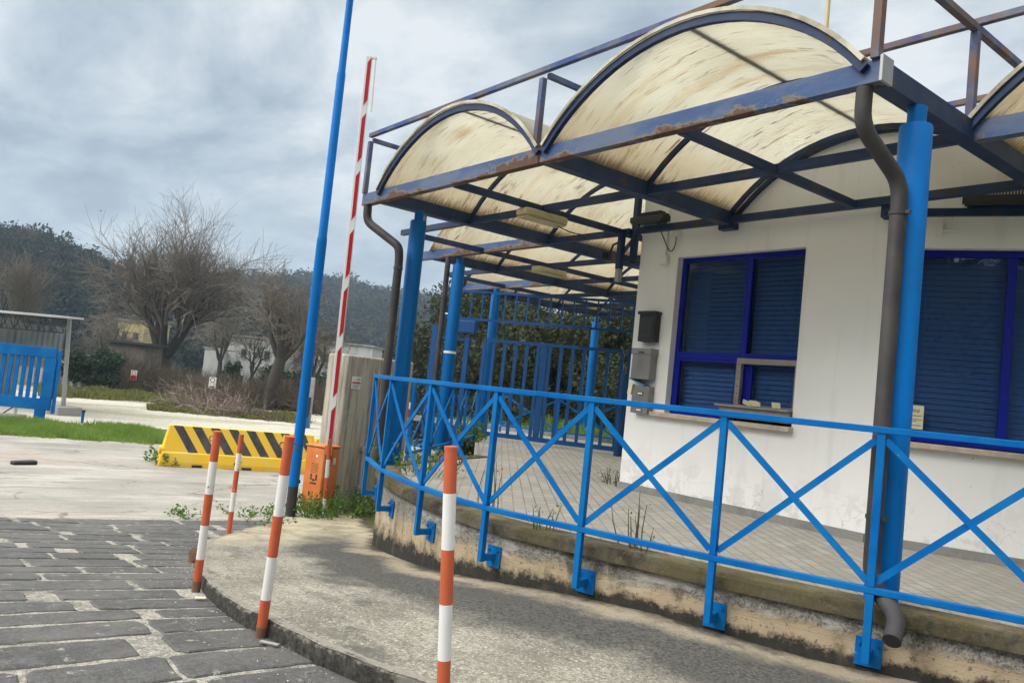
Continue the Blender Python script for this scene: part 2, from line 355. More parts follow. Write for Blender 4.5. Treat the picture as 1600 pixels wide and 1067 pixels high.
def m_roof():
    t = NT('cream_roof_sheet'); uv = t.tc.outputs['UV']
    def mp(sx, sy, lx=0):
        k = t.n('ShaderNodeMapping'); t.l(uv, k.inputs[0]); k.inputs['Scale'].default_value = (sx, sy, 1); k.inputs['Location'].default_value = (lx, lx, 0); return k.outputs[0]
    u, v, _ = t.xyz(uv)
    base = t.mix(t.noise(1.6, 4, .55, mp(1, 1.6)), (.68, .672, .61), (.775, .775, .725))
    base = t.mix(t.ramp(t.noise(1.6, 5, .55, mp(.35, 7)), [(.52, 0), (.68, .35)]), base, (.66, .55, .37))      # brown run-off lines along the corrugation
    clus = t.step(t.noise(1.2, 3, .5, mp(.9, 1.2, 7)), .47, .60)
    lines = t.step(t.noise(1, 2, .5, mp(.35, 15, 3.1)), .50, .58); dash = t.step(t.noise(1, 2, .5, mp(5.5, 24, 5.2)), .535, .57)
    f = t.m('MULTIPLY', t.m('MULTIPLY', lines, dash), clus); base = t.mix(t.m('MULTIPLY', f, .68), base, (.19, .11, .065))
    d2 = t.step(t.noise(1, 2, .5, mp(3.5, 30, 9.4)), .63, .66); base = t.mix(t.m('MULTIPLY', d2, .3), base, (.26, .17, .11))
    rust = t.m('MULTIPLY', t.step(t.noise(1, 3, .6, mp(.5, 4.5, 1.7)), .56, .68), t.step(t.noise(1, 3, .6, mp(1.1, .8, 4.4)), .48, .6))
    base = t.mix(t.m('MULTIPLY', rust, .5), base, (.50, .33, .17))
    base = t.mix(t.step(t.noise(1.3, 5, .6, mp(.7, .9, 2.2)), .45, .70, 0, .35), base, (.56, .54, .46))
    edge = t.m('MINIMUM', u, t.m('SUBTRACT', 3.34, u))                     # mould grows out of both valley gutters
    em = t.m('ADD', edge, t.m('MULTIPLY', t.m('SUBTRACT', t.noise(6, 5, .7, mp(.6, 6)), .5), .55))
    base = t.mix(t.step(em, .0, .16, .85, 0.), base, (.075, .055, .032))
    base = t.mix(t.step(em, .1, .75, .35, 0.), base, (.55, .42, .24))
    corr = t.m('SINE', t.m('MULTIPLY', v, 2*math.pi/.034))
    nb = t.bump(corr, .35, .004)
    t.set(base, .42, normal=nb, spec=.35)
    tr = t.n('ShaderNodeBsdfTranslucent'); t.l(t.mix(1, base, (1, .99, .96), 'MULTIPLY'), tr.inputs[0]); t.l(nb, tr.inputs['Normal'])
    mx = t.n('ShaderNodeMixShader'); mx.inputs[0].default_value = .76
    t.l(t.bsdf.outputs[0], mx.inputs[1]); t.l(tr.outputs[0], mx.inputs[2]); t.l(mx.outputs[0], t.out.inputs[0]); return t.mat
M_ROOF = m_roof()
def m_plaster():
    t = NT('white_plaster'); o = t.co(); x, y, z = t.xyz(o)
    c = t.mix(t.noise(.9, 5, .6), (.74, .737, .73), (.84, .838, .83))
    st = t.noise(3, 5, .6, t.co(scale=(2.2, 2.2, .22)))
    c = t.mix(t.ramp(st, [(.54, 0), (.76, .26)]), c, (.45, .43, .39))
    low = t.step(z, .12, .62, 1, 0)
    pe = t.m('MULTIPLY', low, t.step(t.noise(2.6, 8, .72), .50, .53))
    c = t.mix(t.m('MULTIPLY', pe, .45), c, (.5, .49, .47))
    wv = t.n('ShaderNodeVectorMath', operation='ADD'); nn = t.n('ShaderNodeTexNoise'); nn.inputs['Scale'].default_value = 3.5; nn.inputs['Detail'].default_value = 5; t.l(o, nn.inputs['Vector'])
    sv = t.n('ShaderNodeVectorMath', operation='SCALE'); t.l(nn.outputs[1], sv.inputs[0]); sv.inputs['Scale'].default_value = .45; t.l(t.co(scale=(1, 1, 2)), wv.inputs[0]); t.l(sv.outputs[0], wv.inputs[1])
    crk = t.m('MULTIPLY', t.step(t.voro(2.2, wv.outputs[0], 'DISTANCE_TO_EDGE'), .0, .012, 1, 0), t.m('MULTIPLY', low, t.step(t.noise(1.9, 2, .5, t.co(loc=(3, 1, 2))), .44, .5)))
    c = t.mix(t.m('MULTIPLY', crk, .5), c, (.2, .19, .18))
    c = t.mix(t.step(t.noise(26, 2, .5), .74, .77, 0, .6), c, (.3, .28, .25))
    return t.set(c, .8, normal=t.bump(t.noise(110, 4, .6), .25, .003, t.bump(pe, .2, .004)), spec=.2)
M_PLASTER = m_plaster()
def m_retaining():     # u along the wall (m), v = 0 at the foot, 1 at the coping
    t = NT('stained_retaining_wall'); u, v, _ = t.xyz(t.tc.outputs['UV'])
    uvv = t.tc.outputs['UV']
    def mp(sx, sy):
        k = t.n('ShaderNodeMapping'); t.l(uvv, k.inputs[0]); k.inputs['Scale'].default_value = (sx, sy, 1); return k.outputs[0]
    tan = t.mix(t.noise(3.5, 6, .65), (.30, .23, .145), (.50, .415, .295))
    sp = t.noise(48, 3, .75)
    grey = t.mix(t.step(sp, .38, .62), (.13, .125, .112), (.44, .425, .39)); grey = t.mix(t.step(t.noise(3, 4, .6), .45, .6, 0, .6), grey, (.20, .19, .165))
    wob = t.m('MULTIPLY', t.m('SUBTRACT', t.noise(3.2, 6, .72), .5), .7)
    fac = t.step(t.m('ADD', v, wob), .58, .74); c = t.mix(fac, tan, grey)
    c = t.mix(t.step(t.noise(30, 3, .6), .60, .66, 0, .8), c, (.12, .10, .08))
    w2 = t.m('MULTIPLY', t.m('SUBTRACT', t.noise(5.5, 8, .8), .5), .95)
    c = t.mix(t.step(t.m('ADD', v, w2), .20, .36, 1, 0), c, t.mix(t.noise(25, 3), (.014, .014, .013), (.06, .057, .05)))
    drip = t.m('MULTIPLY', t.step(t.noise(1, 2, .5, mp(5, .35)), .54, .64), t.step(t.noise(7, 5, .75), .40, .58))
    c = t.mix(t.m('MULTIPLY', drip, .8), c, (.075, .068, .045))
    eff = t.m('MULTIPLY', t.step(t.noise(1, 4, .65, mp(1.6, 1.6)), .55, .64), t.step(v, .35, .6))
    c = t.mix(t.m('MULTIPLY', eff, .55), c, (.60, .58, .54))
    bl = t.m('MULTIPLY', t.step(t.m('ABSOLUTE', t.m('SUBTRACT', t.m('ADD', v, t.m('MULTIPLY', wob, .08)), .52)), 0, .014, 1, 0), .10)
    c = t.mix(bl, c, (.13, .11, .08))
    h = t.m('ADD', t.m('MULTIPLY', t.noise(60, 5, .7), t.step(fac, 0, 1, .5, 1.8)), t.m('MULTIPLY', bl, -1.2))
    return t.set(c, .9, normal=t.bump(h, .8, .014), spec=.15)
M_RETAIN = m_retaining()
def m_concrete(name, a, b, dark=None, streak=False, scale=2.0, bump=.4):
    t = NT(name); c = t.mix(t.noise(scale, 7, .68), a, b)
    c = t.mix(t.step(t.noise(55, 3, .6), .55, .75, 0, .5), c, sc3(a, .6))
    if streak:
        sx = t.noise(3, 6, .65, t.co(scale=(4, 4, .28))); c = t.mix(t.ramp(sx, [(.44, 0), (.66, .85)]), c, dark)
        bx = t.noise(8, 3, .6, t.co(scale=(3, 3, .1))); c = t.mix(t.step(bx, .55, .7, 0, .35), c, sc3(b, 1.2))
    elif dark: c = t.mix(t.ramp(t.noise(scale*.6, 6, .7, dist=.5), [(.48, 0), (.68, .9)]), c, dark)
    return t.set(c, .9, normal=t.bump(t.noise(40, 6, .7), bump, .01), spec=.2)
M_PIER = m_concrete('board_marked_concrete', (.34, .315, .265), (.50, .475, .41), (.13, .12, .10), True)
def m_cope():
    t = NT('mossy_coping'); c = t.mix(t.step(t.noise(3, 7, .7), .38, .62), (.085, .078, .058), (.20, .175, .115))
    c = t.mix(t.step(t.noise(1.1, 6, .7), .48, .58, 0, .8), c, (.135, .115, .06)); c = t.mix(t.step(t.noise(1.6, 7, .75, t.co(loc=(3, 8, 0))), .50, .60, 0, .85), c, (.045, .042, .036))
    c = t.mix(t.step(t.noise(45, 4, .8), .56, .68, 0, .6), c, (.27, .25, .20))
    return t.set(c, .95, normal=t.bump(t.noise(35, 6, .75), .6, .012), spec=.1)
M_COPE = m_cope()
M_PLINTH = m_concrete('grey_plinth', (.20, .20, .19), (.30, .295, .28), (.14, .135, .12), False, 3)
M_BLOCK = m_concrete('concrete_block', (.25, .25, .235), (.38, .37, .345), (.16, .15, .13))
def m_sidewalk():       # u along the kerb (m), v: 0 at the kerb, 1 at the wall
    t = NT('worn_concrete_pavement'); u, v, _ = t.xyz(t.tc.outputs['UV']); uvv = t.tc.outputs['UV']
    c = t.mix(t.step(t.noise(1.6, 7, .68), .34, .66), (.20, .187, .155), (.43, .405, .345))
    sp = t.noise(42, 5, .8); c = t.mix(t.step(sp, .56, .44, 0, .7), c, (.105, .098, .08))
    c = t.mix(t.step(t.noise(55, 3, .7), .56, .66, 0, .8), c, (.58, .555, .49))
    st = t.noise(4, 5, .7, t.co('UV', (.35, 5, 1))); c = t.mix(t.step(st, .5, .64, 0, .45), c, (.15, .145, .13))
    wob = t.m('MULTIPLY', t.m('SUBTRACT', t.noise(1.1, 7, .7), .5), .5); w = t.m('ADD', v, wob)
    band = t.m('MULTIPLY', t.step(w, .42, .56), t.step(w, .78, .92, 1, 0))
    c = t.mix(t.m('MULTIPLY', band, .92), c, t.mix(t.step(sp, .4, .6), (.032, .032, .031), (.115, .113, .107)))
    c = t.mix(t.m('MULTIPLY', t.step(w, .80, .90), .6), c, (.36, .30, .205))
    far = t.step(t.m('ADD', u, t.m('MULTIPLY', wob, 4.0)), 2.2, 3.6, 1, 0)
    c = t.mix(t.m('MULTIPLY', far, .75), c, t.mix(t.step(t.noise(2.5, 6, .7), .4, .6), (.30, .255, .165), (.50, .45, .335)))
    dk = t.step(t.noise(.8, 7, .75, t.co(loc=(5, 3, 0), scale=(1, 1.8, 1))), .53, .62, 0, .75); c = t.mix(dk, c, (.085, .083, .076))
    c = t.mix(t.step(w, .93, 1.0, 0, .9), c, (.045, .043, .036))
    return t.set(c, .9, normal=t.bump(sp, .7, .012, t.bump(t.noise(14, 5), .3, .01)), spec=.15)
M_SIDEW = m_sidewalk()
def m_kerb():
    t = NT('blackened_kerb'); z = t.xyz(t.tc.outputs['UV'])[1]
    c = t.mix(t.step(t.noise(22, 6, .75), .38, .62), (.014, .014, .013), (.065, .063, .056))
    c = t.mix(t.step(t.noise(2.5, 6, .7), .55, .62, 0, .6), c, (.22, .21, .19))
    f = t.step(t.m('ADD', z, t.m('MULTIPLY', t.m('SUBTRACT', t.noise(9, 7, .8), .5), 1.5)), .75, .95)
    c = t.mix(f, c, t.mix(t.noise(50, 3, .7), (.14, .13, .115), (.36, .34, .30)))
    return t.set(c, .9, normal=t.bump(t.noise(45, 5, .7), .8, .012), spec=.2)
M_KERB = m_kerb()
def m_sett():
    t = NT('basalt_setts'); g = t.n('ShaderNodeNewGeometry'); rnd = g.outputs['Random Per Island']
    c = t.mix(rnd, (.055, .055, .055), (.092, .092, .091))
    c = t.mix(t.step(t.noise(4, 8, .75), .46, .62, 0, .8), c, (.115, .113, .108))
    c = t.mix(t.step(t.noise(14, 5, .75), .44, .62, 0, .6), c, (.105, .104, .10)); c = t.mix(t.step(t.noise(16, 5, .75, t.co(loc=(7, 2, 1))), .54, .64, 0, .6), c, (.035, .035, .035))
    fine = t.noise(45, 5, .8); c = t.mix(t.step(fine, .54, .42, 0, .7), c, (.038, .038, .039))
    c = t.mix(t.step(t.noise(70, 2, .7), .58, .68, 0, .6), c, (.18, .178, .17))
    scr = t.noise(4, 5, .75, t.co(scale=(15, 1.0, 1), rot=(0, 0, R(7)))); c = t.mix(t.step(scr, .54, .62, 0, .5), c, (.15, .148, .14))
    scr2 = t.noise(3, 5, .75, t.co(scale=(1.1, 13, 1), rot=(0, 0, R(5)))); c = t.mix(t.step(scr2, .56, .62, 0, .45), c, (.045, .045, .045))
    wash = t.noise(.7, 6, .65); c = t.mix(t.step(wash, .50, .62, 0, .5), c, (.14, .136, .126))
    c = t.mix(t.step(t.noise(7, 8, .82), .60, .63, 0, .8), c, (.37, .355, .32))
    return t.set(c, t.step(t.noise(9, 4), .3, .7, .42, .75), normal=t.bump(fine, .7, .010, t.bump(t.noise(6, 6, .7), .5, .03)), spec=.35)
M_SETT = m_sett()
def m_mortar():
    t = NT('pale_mortar'); n1 = t.noise(48, 5, .85)
    c = t.mix(t.step(n1, .38, .62), (.13, .125, .11), (.56, .535, .475)); c = t.mix(t.step(t.noise(2.2, 7, .75), .48, .60, 0, .8), c, (.12, .118, .108))
    return t.set(c, .95, normal=t.bump(n1, .9, .012), spec=.15)
M_MORTAR = m_mortar()
def m_asphalt():
    t = NT('pale_worn_asphalt'); n1 = t.noise(60, 4, .7)
    c = t.mix(t.step(t.noise(.45, 7, .68), .36, .64), (.25, .238, .212), (.40, .385, .35)); c = t.mix(t.step(n1, .56, .42, 0, .5), c, (.15, .145, .133))
    tr = t.noise(.9, 6, .68, t.co(scale=(1.7, .42, 1), rot=(0, 0, R(-9)))); c = t.mix(t.step(tr, .46, .64, 0, .5), c, (.21, .20, .18))
    tr2 = t.noise(1.1, 5, .65, t.co(scale=(2.0, .35, 1), rot=(0, 0, R(6)), loc=(3, 2, 0))); c = t.mix(t.step(tr2, .54, .64, 0, .6), c, (.46, .445, .41))
    pk = t.noise(.3, 4, .6, t.co(loc=(4, 9, 0))); c = t.mix(t.step(pk, .50, .62, 0, .55), c, (.35, .285, .25))
    wv = t.n('ShaderNodeVectorMath', operation='ADD'); nn = t.n('ShaderNodeTexNoise'); nn.inputs['Scale'].default_value = 1.6; nn.inputs['Detail'].default_value = 5; t.l(t.co(), nn.inputs['Vector'])
    sv = t.n('ShaderNodeVectorMath', operation='SCALE'); t.l(nn.outputs[1], sv.inputs[0]); sv.inputs['Scale'].default_value = .5; t.l(t.co(scale=(1.3, .5, 1)), wv.inputs[0]); t.l(sv.outputs[0], wv.inputs[1])
    ed = t.voro(.9, wv.outputs[0], 'DISTANCE_TO_EDGE')
    cr = t.m('MULTIPLY', t.step(ed, .004, .016, 1, 0), t.step(t.noise(.7, 3, .6), .42, .52))
    c = t.mix(t.m('MULTIPLY', cr, .6), c, (.07, .068, .064))
    c = t.mix(t.step(t.noise(6, 7, .8), .58, .64, 0, .45), c, (.13, .127, .118))
    c = t.mix(t.step(t.noise(1.1, 8, .8, t.co(loc=(1, 6, 0), scale=(1.4, .6, 1))), .595, .635, 0, .65), c, (.085, .083, .078))
    return t.set(c, .92, normal=t.bump(n1, .6, .008, t.bump(cr, -.5, .01)), spec=.2)
M_ASPH = m_asphalt()
def m_gravel():
    t = NT('white_gravel_lot'); n1 = t.noise(9, 6, .75)
    c = t.mix(t.step(n1, .34, .66), (.30, .285, .25), (.56, .54, .48)); gm = t.noise(.16, 6, .7, t.co(scale=(2.2, .6, 1)))
    c = t.mix(t.m('MULTIPLY', t.step(gm, .48, .58, 0, .85), t.step(n1, .35, .6, 1, .35)), c, (.20, .215, .08))
    c = t.mix(t.step(t.noise(.5, 6, .7, t.co(scale=(3, .5, 1))), .58, .7, 0, .6), c, (.33, .31, .275))
    return t.set(c, .95, normal=t.bump(n1, .6, .03), spec=.15)
M_GRAVEL = m_gravel()
def m_dirt():
    t = NT('rough_ground'); n1 = t.noise(2, 6, .7)
    c = t.mix(n1, (.09, .085, .05), (.17, .15, .10)); c = t.mix(t.step(t.noise(.15, 5, .6), .42, .6), c, (.10, .13, .045))
    return t.set(c, .95, normal=t.bump(n1, .5, .05), spec=.1)
M_DIRT = m_dirt()
def m_pavers():
    t = NT('terrace_pavers'); k = t.n('ShaderNodeTexBrick'); t.l(t.co(rot=(0, 0, R(38)), scale=(1, 1, 1)), k.inputs['Vector'])
    k.inputs['Scale'].default_value = 1; k.inputs['Brick Width'].default_value = .22; k.inputs['Row Height'].default_value = .11; k.inputs['Mortar Size'].default_value = .006
    k.inputs['Color1'].default_value = (.30, .288, .26, 1); k.inputs['Color2'].default_value = (.39, .378, .345, 1); k.inputs['Mortar'].default_value = (.15, .142, .125, 1)
    c = t.mix(t.ramp(t.noise(.9, 6, .65), [(.42, 0), (.62, .6)]), k.outputs[0], (.33, .31, .27))
    c = t.mix(t.step(t.noise(60, 3, .7), .5, .7, 0, .35), c, (.16, .15, .13))
    return t.set(c, .85, normal=t.bump(k.outputs[1], -.35, .006, t.bump(t.noise(50, 4), .3, .004)), spec=.25)
M_PAVER = m_pavers()
def m_glass():
    t = NT('window_glass'); g = t.n('ShaderNodeBsdfGlossy'); g.inputs['Roughness'].default_value = .015; g.inputs['Color'].default_value = (.8, .86, .95, 1)
    tr = t.n('ShaderNodeBsdfTransparent'); tr.inputs[0].default_value = (.66, .76, .90, 1); fr = t.n('ShaderNodeFresnel'); fr.inputs[0].default_value = 1.38
    mx = t.n('ShaderNodeMixShader'); t.l(t.m('ADD', fr.outputs[0], .015, True), mx.inputs[0])
    t.l(t.bump(t.noise(1.2, 2, .5), .04, .02), g.inputs['Normal'])
    t.l(tr.outputs[0], mx.inputs[1]); t.l(g.outputs[0], mx.inputs[2]); t.l(mx.outputs[0], t.out.inputs[0]); return t.mat
M_GLASS = m_glass()
def m_housew():
    t = NT('house_render'); c = t.mix(t.noise(.5, 5, .6), (.36, .375, .38), (.54, .55, .545)); c = t.mix(t.step(t.noise(1.1, 6, .7, t.co(scale=(1, 1, .3))), .52, .68, 0, .6), c, (.22, .22, .2))
    return t.set(c, .9, spec=.1)
M_HOUSE = m_housew()
M_HOUSEY = pbr('yellow_house_render', (.42, .35, .19), .9, var=.25, vs=.6, bump=0)
M_STONE = pbr('rough_stone_wall', (.16, .145, .125), .9, var=.6, vs=1.6, bump=.5, bs=4, bd=.05)
M_HILL = pbr('hill_soil', (.035, .038, .026), .95, var=.3, vs=.05, bump=0, spec=.1)

# ---------------------------------------------------------------- ground, road, pavement
TZ = .52                                        # terrace level
def big_ground():
    poly = [HF*s_+HR*r_ for s_, r_ in ((-60, -900), (-60, 900), (1500, 900), (1500, -900))]
    sheet('ground', [(p.x, p.y) for p in poly], -.03, M_DIRT)
big_ground()
KERB = [(-10.8, 4.86), (-9.54, 3.51), (-8.3, 2.86), (-7.0, 2.38), (-6.0, 2.12), (-5.16, 2.01), (-4.7, 2.02), (-3.89, 2.11), (-3.3, 2.30), (-2.4, 2.66), (-1.2, 3.15), (.2, 3.75), (2.5, 4.8)]
RAIL = [(-8.80, 5.25), (-8.17, 4.54), (-7.18, 4.18), (-6.06, 3.945), (-5.06, 3.92), (-4.19, 4.13), (-3.23, 4.40), (-2.34, 4.72), (-1.44, 5.08), (-.55, 5.45), (.4, 5.85), (1.4, 6.3), (2.6, 6.85)]
kerb = spline([(x, y, 0) for x, y in KERB], 8)
railc = spline([(x, y, 0) for x, y in RAIL[1:]], 10)
def offset(path, d):
    out = []
    for i, p in enumerate(path):
        t = (path[min(i+1, len(path)-1)]-path[max(i-1, 0)]); t.z = 0; t.normalize(); out.append(p+V((-t.y, t.x, 0))*d)
    return out
wallc = [V((-9.9, 7.4, 0)), V((-9.3, 6.2, 0)), V((-8.95, 5.6, 0)), V((-8.62, 5.06, 0))]+offset(railc, .15)[1:]
# asphalt, gravel lot, far lane
sheet('asphalt_road', [(-10.8, -14), (-10.8, 4.86), (-11.5, 5.9), (-11.5, 30), (-22.6, 30), (-22.6, -14)], .004, M_ASPH)
LOT = [(p.x, p.y) for p in (HF*19+HR*-40, HF*20.5+HR*-12.6, HF*24+HR*-9, HF*24+HR*6, HF*44+HR*8, HF*44+HR*-40)]
sheet('gravel_lot', [(-22.6, -14), (-22.6, 30), (-40, 30), (-46, 20), (-50.5, 9.5), (-52, -2), (-48, -30)], 0, M_GRAVEL)
p_ = [HF*43+HR*-44, HF*41.5+HR*-14.3, HF*45.5+HR*-14.3, HF*48+HR*-44]
sheet('far_lane', [(p.x, p.y) for p in p_], .006, M_ASPH)
p_ = [HF*33+HR*-12.6, HF*33.2+HR*3, HF*36.5+HR*3, HF*39+HR*-9]
p_ = [HF*40.5+HR*-12.0, HF*37.6+HR*-6, HF*40+HR*6, HF*43+HR*6, HF*41.5+HR*-10]
sheet('far_pavement', [(p.x, p.y) for p in p_], .006, M_ASPH)

def build_setts():
    rng = random.Random(11)
    xs = -10.74
    mb = MB()
    while xs < 3:
        w = rng.choice((.29, .33, .36, .38, .40)); y = -6+rng.random()*-1.2; g = .036
        x0, x1 = xs+g*.5, xs+w-g*.5
        xs += w
        ymax = 6
        while y < ymax:
            ln = rng.uniform(.45, 1.2); gap = rng.choice((.02, .025, .03, .045, .07, .12, .17)); a, b = y, y+ln; y += ln+gap
            # keep inside the road: road side of the kerb
            cxm = (x0+x1)/2
            ky = None
            for i in range(len(kerb)-1):
                if kerb[i].x <= cxm <= kerb[i+1].x:
                    f = (cxm-kerb[i].x)/(kerb[i+1].x-kerb[i].x); ky = kerb[i].y+(kerb[i+1].y-kerb[i].y)*f
            if ky is None: ky = 4
            if a > ky-.15: break
            b = min(b, ky+.25)
            cy = (a+b)/2; hx = (x1-x0)/2*rng.uniform(.93, 1.0); hy = (b-a)/2; r_ = rng.uniform(.018, .06)
            pts = []
            for (sx, sy, a0) in ((1, 1, 0), (-1, 1, 90), (-1, -1, 180), (1, -1, 270)):
                rr = r_*rng.uniform(.5, 1.25); rr = min(rr, hx*.9, hy*.9)
                if sx*sy > 0: pass
                for k in range(4):
                    an = R(a0+k*30); pts.append((cxm+sx*(hx-rr)+math.cos(an)*rr, cy+sy*(hy-rr)+math.sin(an)*rr))
                nx = {0: (-1, 0), 90: (0, -1), 180: (1, 0), 270: (0, 1)}[a0]
                span = (2*hx-2*rr) if nx[0] else (2*hy-2*rr); n_ = max(1, int(span/.07))
                lx, ly = pts[-1]
                for k in range(1, n_): pts.append((lx+nx[0]*span*k/n_, ly+nx[1]*span*k/n_))
            pts = [(px+rng.uniform(-.010, .010), py+rng.uniform(-.010, .010)) for px, py in pts]
            n = len(pts); tilt = (rng.uniform(-.008, .008), rng.uniform(-.005, .005)); h = .008+rng.uniform(0, .006)
            vs = []
            for k, (px, py) in enumerate(pts): vs.append((px, py, gz(px, py)-.02))
            for k, (px, py) in enumerate(pts):
                dx, dy = cxm-px, cy-py; d = math.hypot(dx, dy); px2, py2 = px+dx/d*.004, py+dy/d*.004
                vs.append((px2, py2, gz(px2, py2)+h*.45+(px-cxm)*tilt[0]+(py-cy)*tilt[1]))
            for k, (px, py) in enumerate(pts):
                dx, dy = cxm-px, cy-py; d = math.hypot(dx, dy); px2, py2 = px+dx/d*.016, py+dy/d*.016
                vs.append((px2, py2, gz(px2, py2)+h+(px-cxm)*tilt[0]+(py-cy)*tilt[1]))
            fs = [(i, (i+1) % n, n+(i+1) % n, n+i) for i in range(n)]+[(n+i, n+(i+1) % n, 2*n+(i+1) % n, 2*n+i) for i in range(n)]
            mb.add(vs, fs)
            # split the top lengthwise so it follows the slope
            mb.add([vs[2*n+i] for i in range(n)], [tuple(range(n))])
    o = mb.build('sett_paving', M_SETT, smooth=False, kind='structure')
    bm = bmesh.new(); bm.from_mesh(o.data); bmesh.ops.remove_doubles(bm, verts=bm.verts, dist=.0004); bm.to_mesh(o.data); bm.free()
    poly = [(-10.8, -7), (6, -7), (6, 3.4)]+[(p.x, p.y+.3) for p in reversed(kerb) if p.x < 5.5]
    sheet('mortar_bed', [(-10.8, -7), (4, -7), (4, 5.4), (2.5, 5.1)]+[(p.x, p.y+.3) for p in reversed(kerb)][1:-1]+[(-10.8, 4.86)], .003, M_MORTAR)
build_setts()
def resample(path, n):
    d = [0]
    for i in range(1, len(path)): d.append(d[-1]+(path[i]-path[i-1]).length)
    out = []; tot = d[-1]
    for k in range(n):
        s_ = tot*k/(n-1); i = max(0, min(len(d)-2, int(np.searchsorted(d, s_))-1))
        while d[i+1] < s_ and i < len(d)-2: i += 1
        f = (s_-d[i])/max(1e-6, d[i+1]-d[i]); out.append(path[i].lerp(path[i+1], f))
    return out
NK = 120
kr = resample(kerb, NK)
def kerb_h(x): return float(np.interp(x, [-10.8, -9.4, -8, -6.2, -4.7, 3], [.012, .02, .06, .10, .115, .13]))
wfoot = resample([V((-11.7, 6.5, 0)), V((-10.4, 6.0, 0)), V((-9.2, 5.55, 0))]+offset(railc, .17)[2:], NK)
wfoot = resample([V((-11.8, 6.25, 0)), V((-10.5, 5.9, 0)), V((-9.3, 5.45, 0)), V((-8.6, 5.0, 0))]+offset(railc, .2)[2:], NK)
def foot_off(x): return float(np.interp(x, [-12, -10, -7.5, -6.1, -5.2, -4.4, -3.7, -2.7, 3], [.02, .06, .16, .19, .24, .27, .26, .17, .17]))
P, UV = [], []; acc = 0
for i in range(NK):
    if i: acc += (kr[i]-kr[i-1]).length
    row, ur = [], []
    for j in range(15):
        f = j/14; p = kr[i].lerp(wfoot[i], f); h0 = kerb_h(kr[i].x); h1 = foot_off(wfoot[i].x)
        z = gz(p.x, p.y)+h0*(1-f)+h1*f+.006*math.sin(i*1.7+j*2.3)*.6
        row.append((p.x, p.y, z)); ur.append((acc, f))
    P.append(row); UV.append(ur)
tag(grid_mesh('pavement', P, M_SIDEW, UV), kind='structure')
rk = random.Random(4)
KP, KUV = [], []; acc = 0
for i in range(NK):
    p = V(P[i][0]); q = V(P[i][1]); inn = (q-p); inn.z = 0; inn.normalize(); 
    if i: acc += (kr[i]-kr[i-1]).length
    ch = rk.uniform(.012, .026)
    KP.append([(p.x-inn.x*.012, p.y-inn.y*.012, gz(p.x, p.y)-.02), (p.x-inn.x*.006, p.y-inn.y*.006, p.z-ch), (p.x+inn.x*ch*.8, p.y+inn.y*ch*.8, p.z+.004), (q.x*.35+p.x*.65, q.y*.35+p.y*.65, p.z*.65+q.z*.35+.0015)])
    KUV.append([(acc, 0), (acc, .72), (acc, .95), (acc, 1.3)])
tag(grid_mesh('kerb', KP, M_KERB, KUV), kind='structure')

# ---------------------------------------------------------------- terrace and its retaining wall
tp = [(p.x, p.y) for p in offset(wallc, .06)]+[(3.2, 16), (-16, 30), (-24, 22), (-15.4, 11.4)]
mb = MB(); mb.prism(tp, -1.2, TZ); mb.build('terrace_paving', M_PAVER, smooth=False, kind='structure')
w = thing('retaining_wall', 'curved stained concrete retaining wall under the blue railing', 'wall', (-5, 4.2, 0))
P, UV = [], []; acc = 0
for i, p in enumerate(wallc):
    if i: acc += (p-wallc[i-1]).length
    zf = gz(p.x, p.y)+foot_off(p.x)
    row, ur = [], []
    for z in (-.9, zf-.02, zf+.1, zf+.25, TZ-.12, TZ-.085):
        row.append((p.x, p.y, z)); ur.append((acc, (z-zf)/(TZ-.09-zf)))
    P.append(row); UV.append(ur)
grid_mesh('wall_face', P, M_RETAIN, UV, w)
mb = MB(); cop = [V((p.x, p.y, TZ-.03)) for p in wallc]
sec = [(.045, -.055), (.055, -.02), (.05, .02), (.02, .042), (-.1, .046), (-.2, .044), (-.2, -.055)]
# a notch is left for the corner column
def coping_run(pts):
    mb.sweep(pts, sec)
coping_run(cop)
mb.build('coping', M_COPE, w)

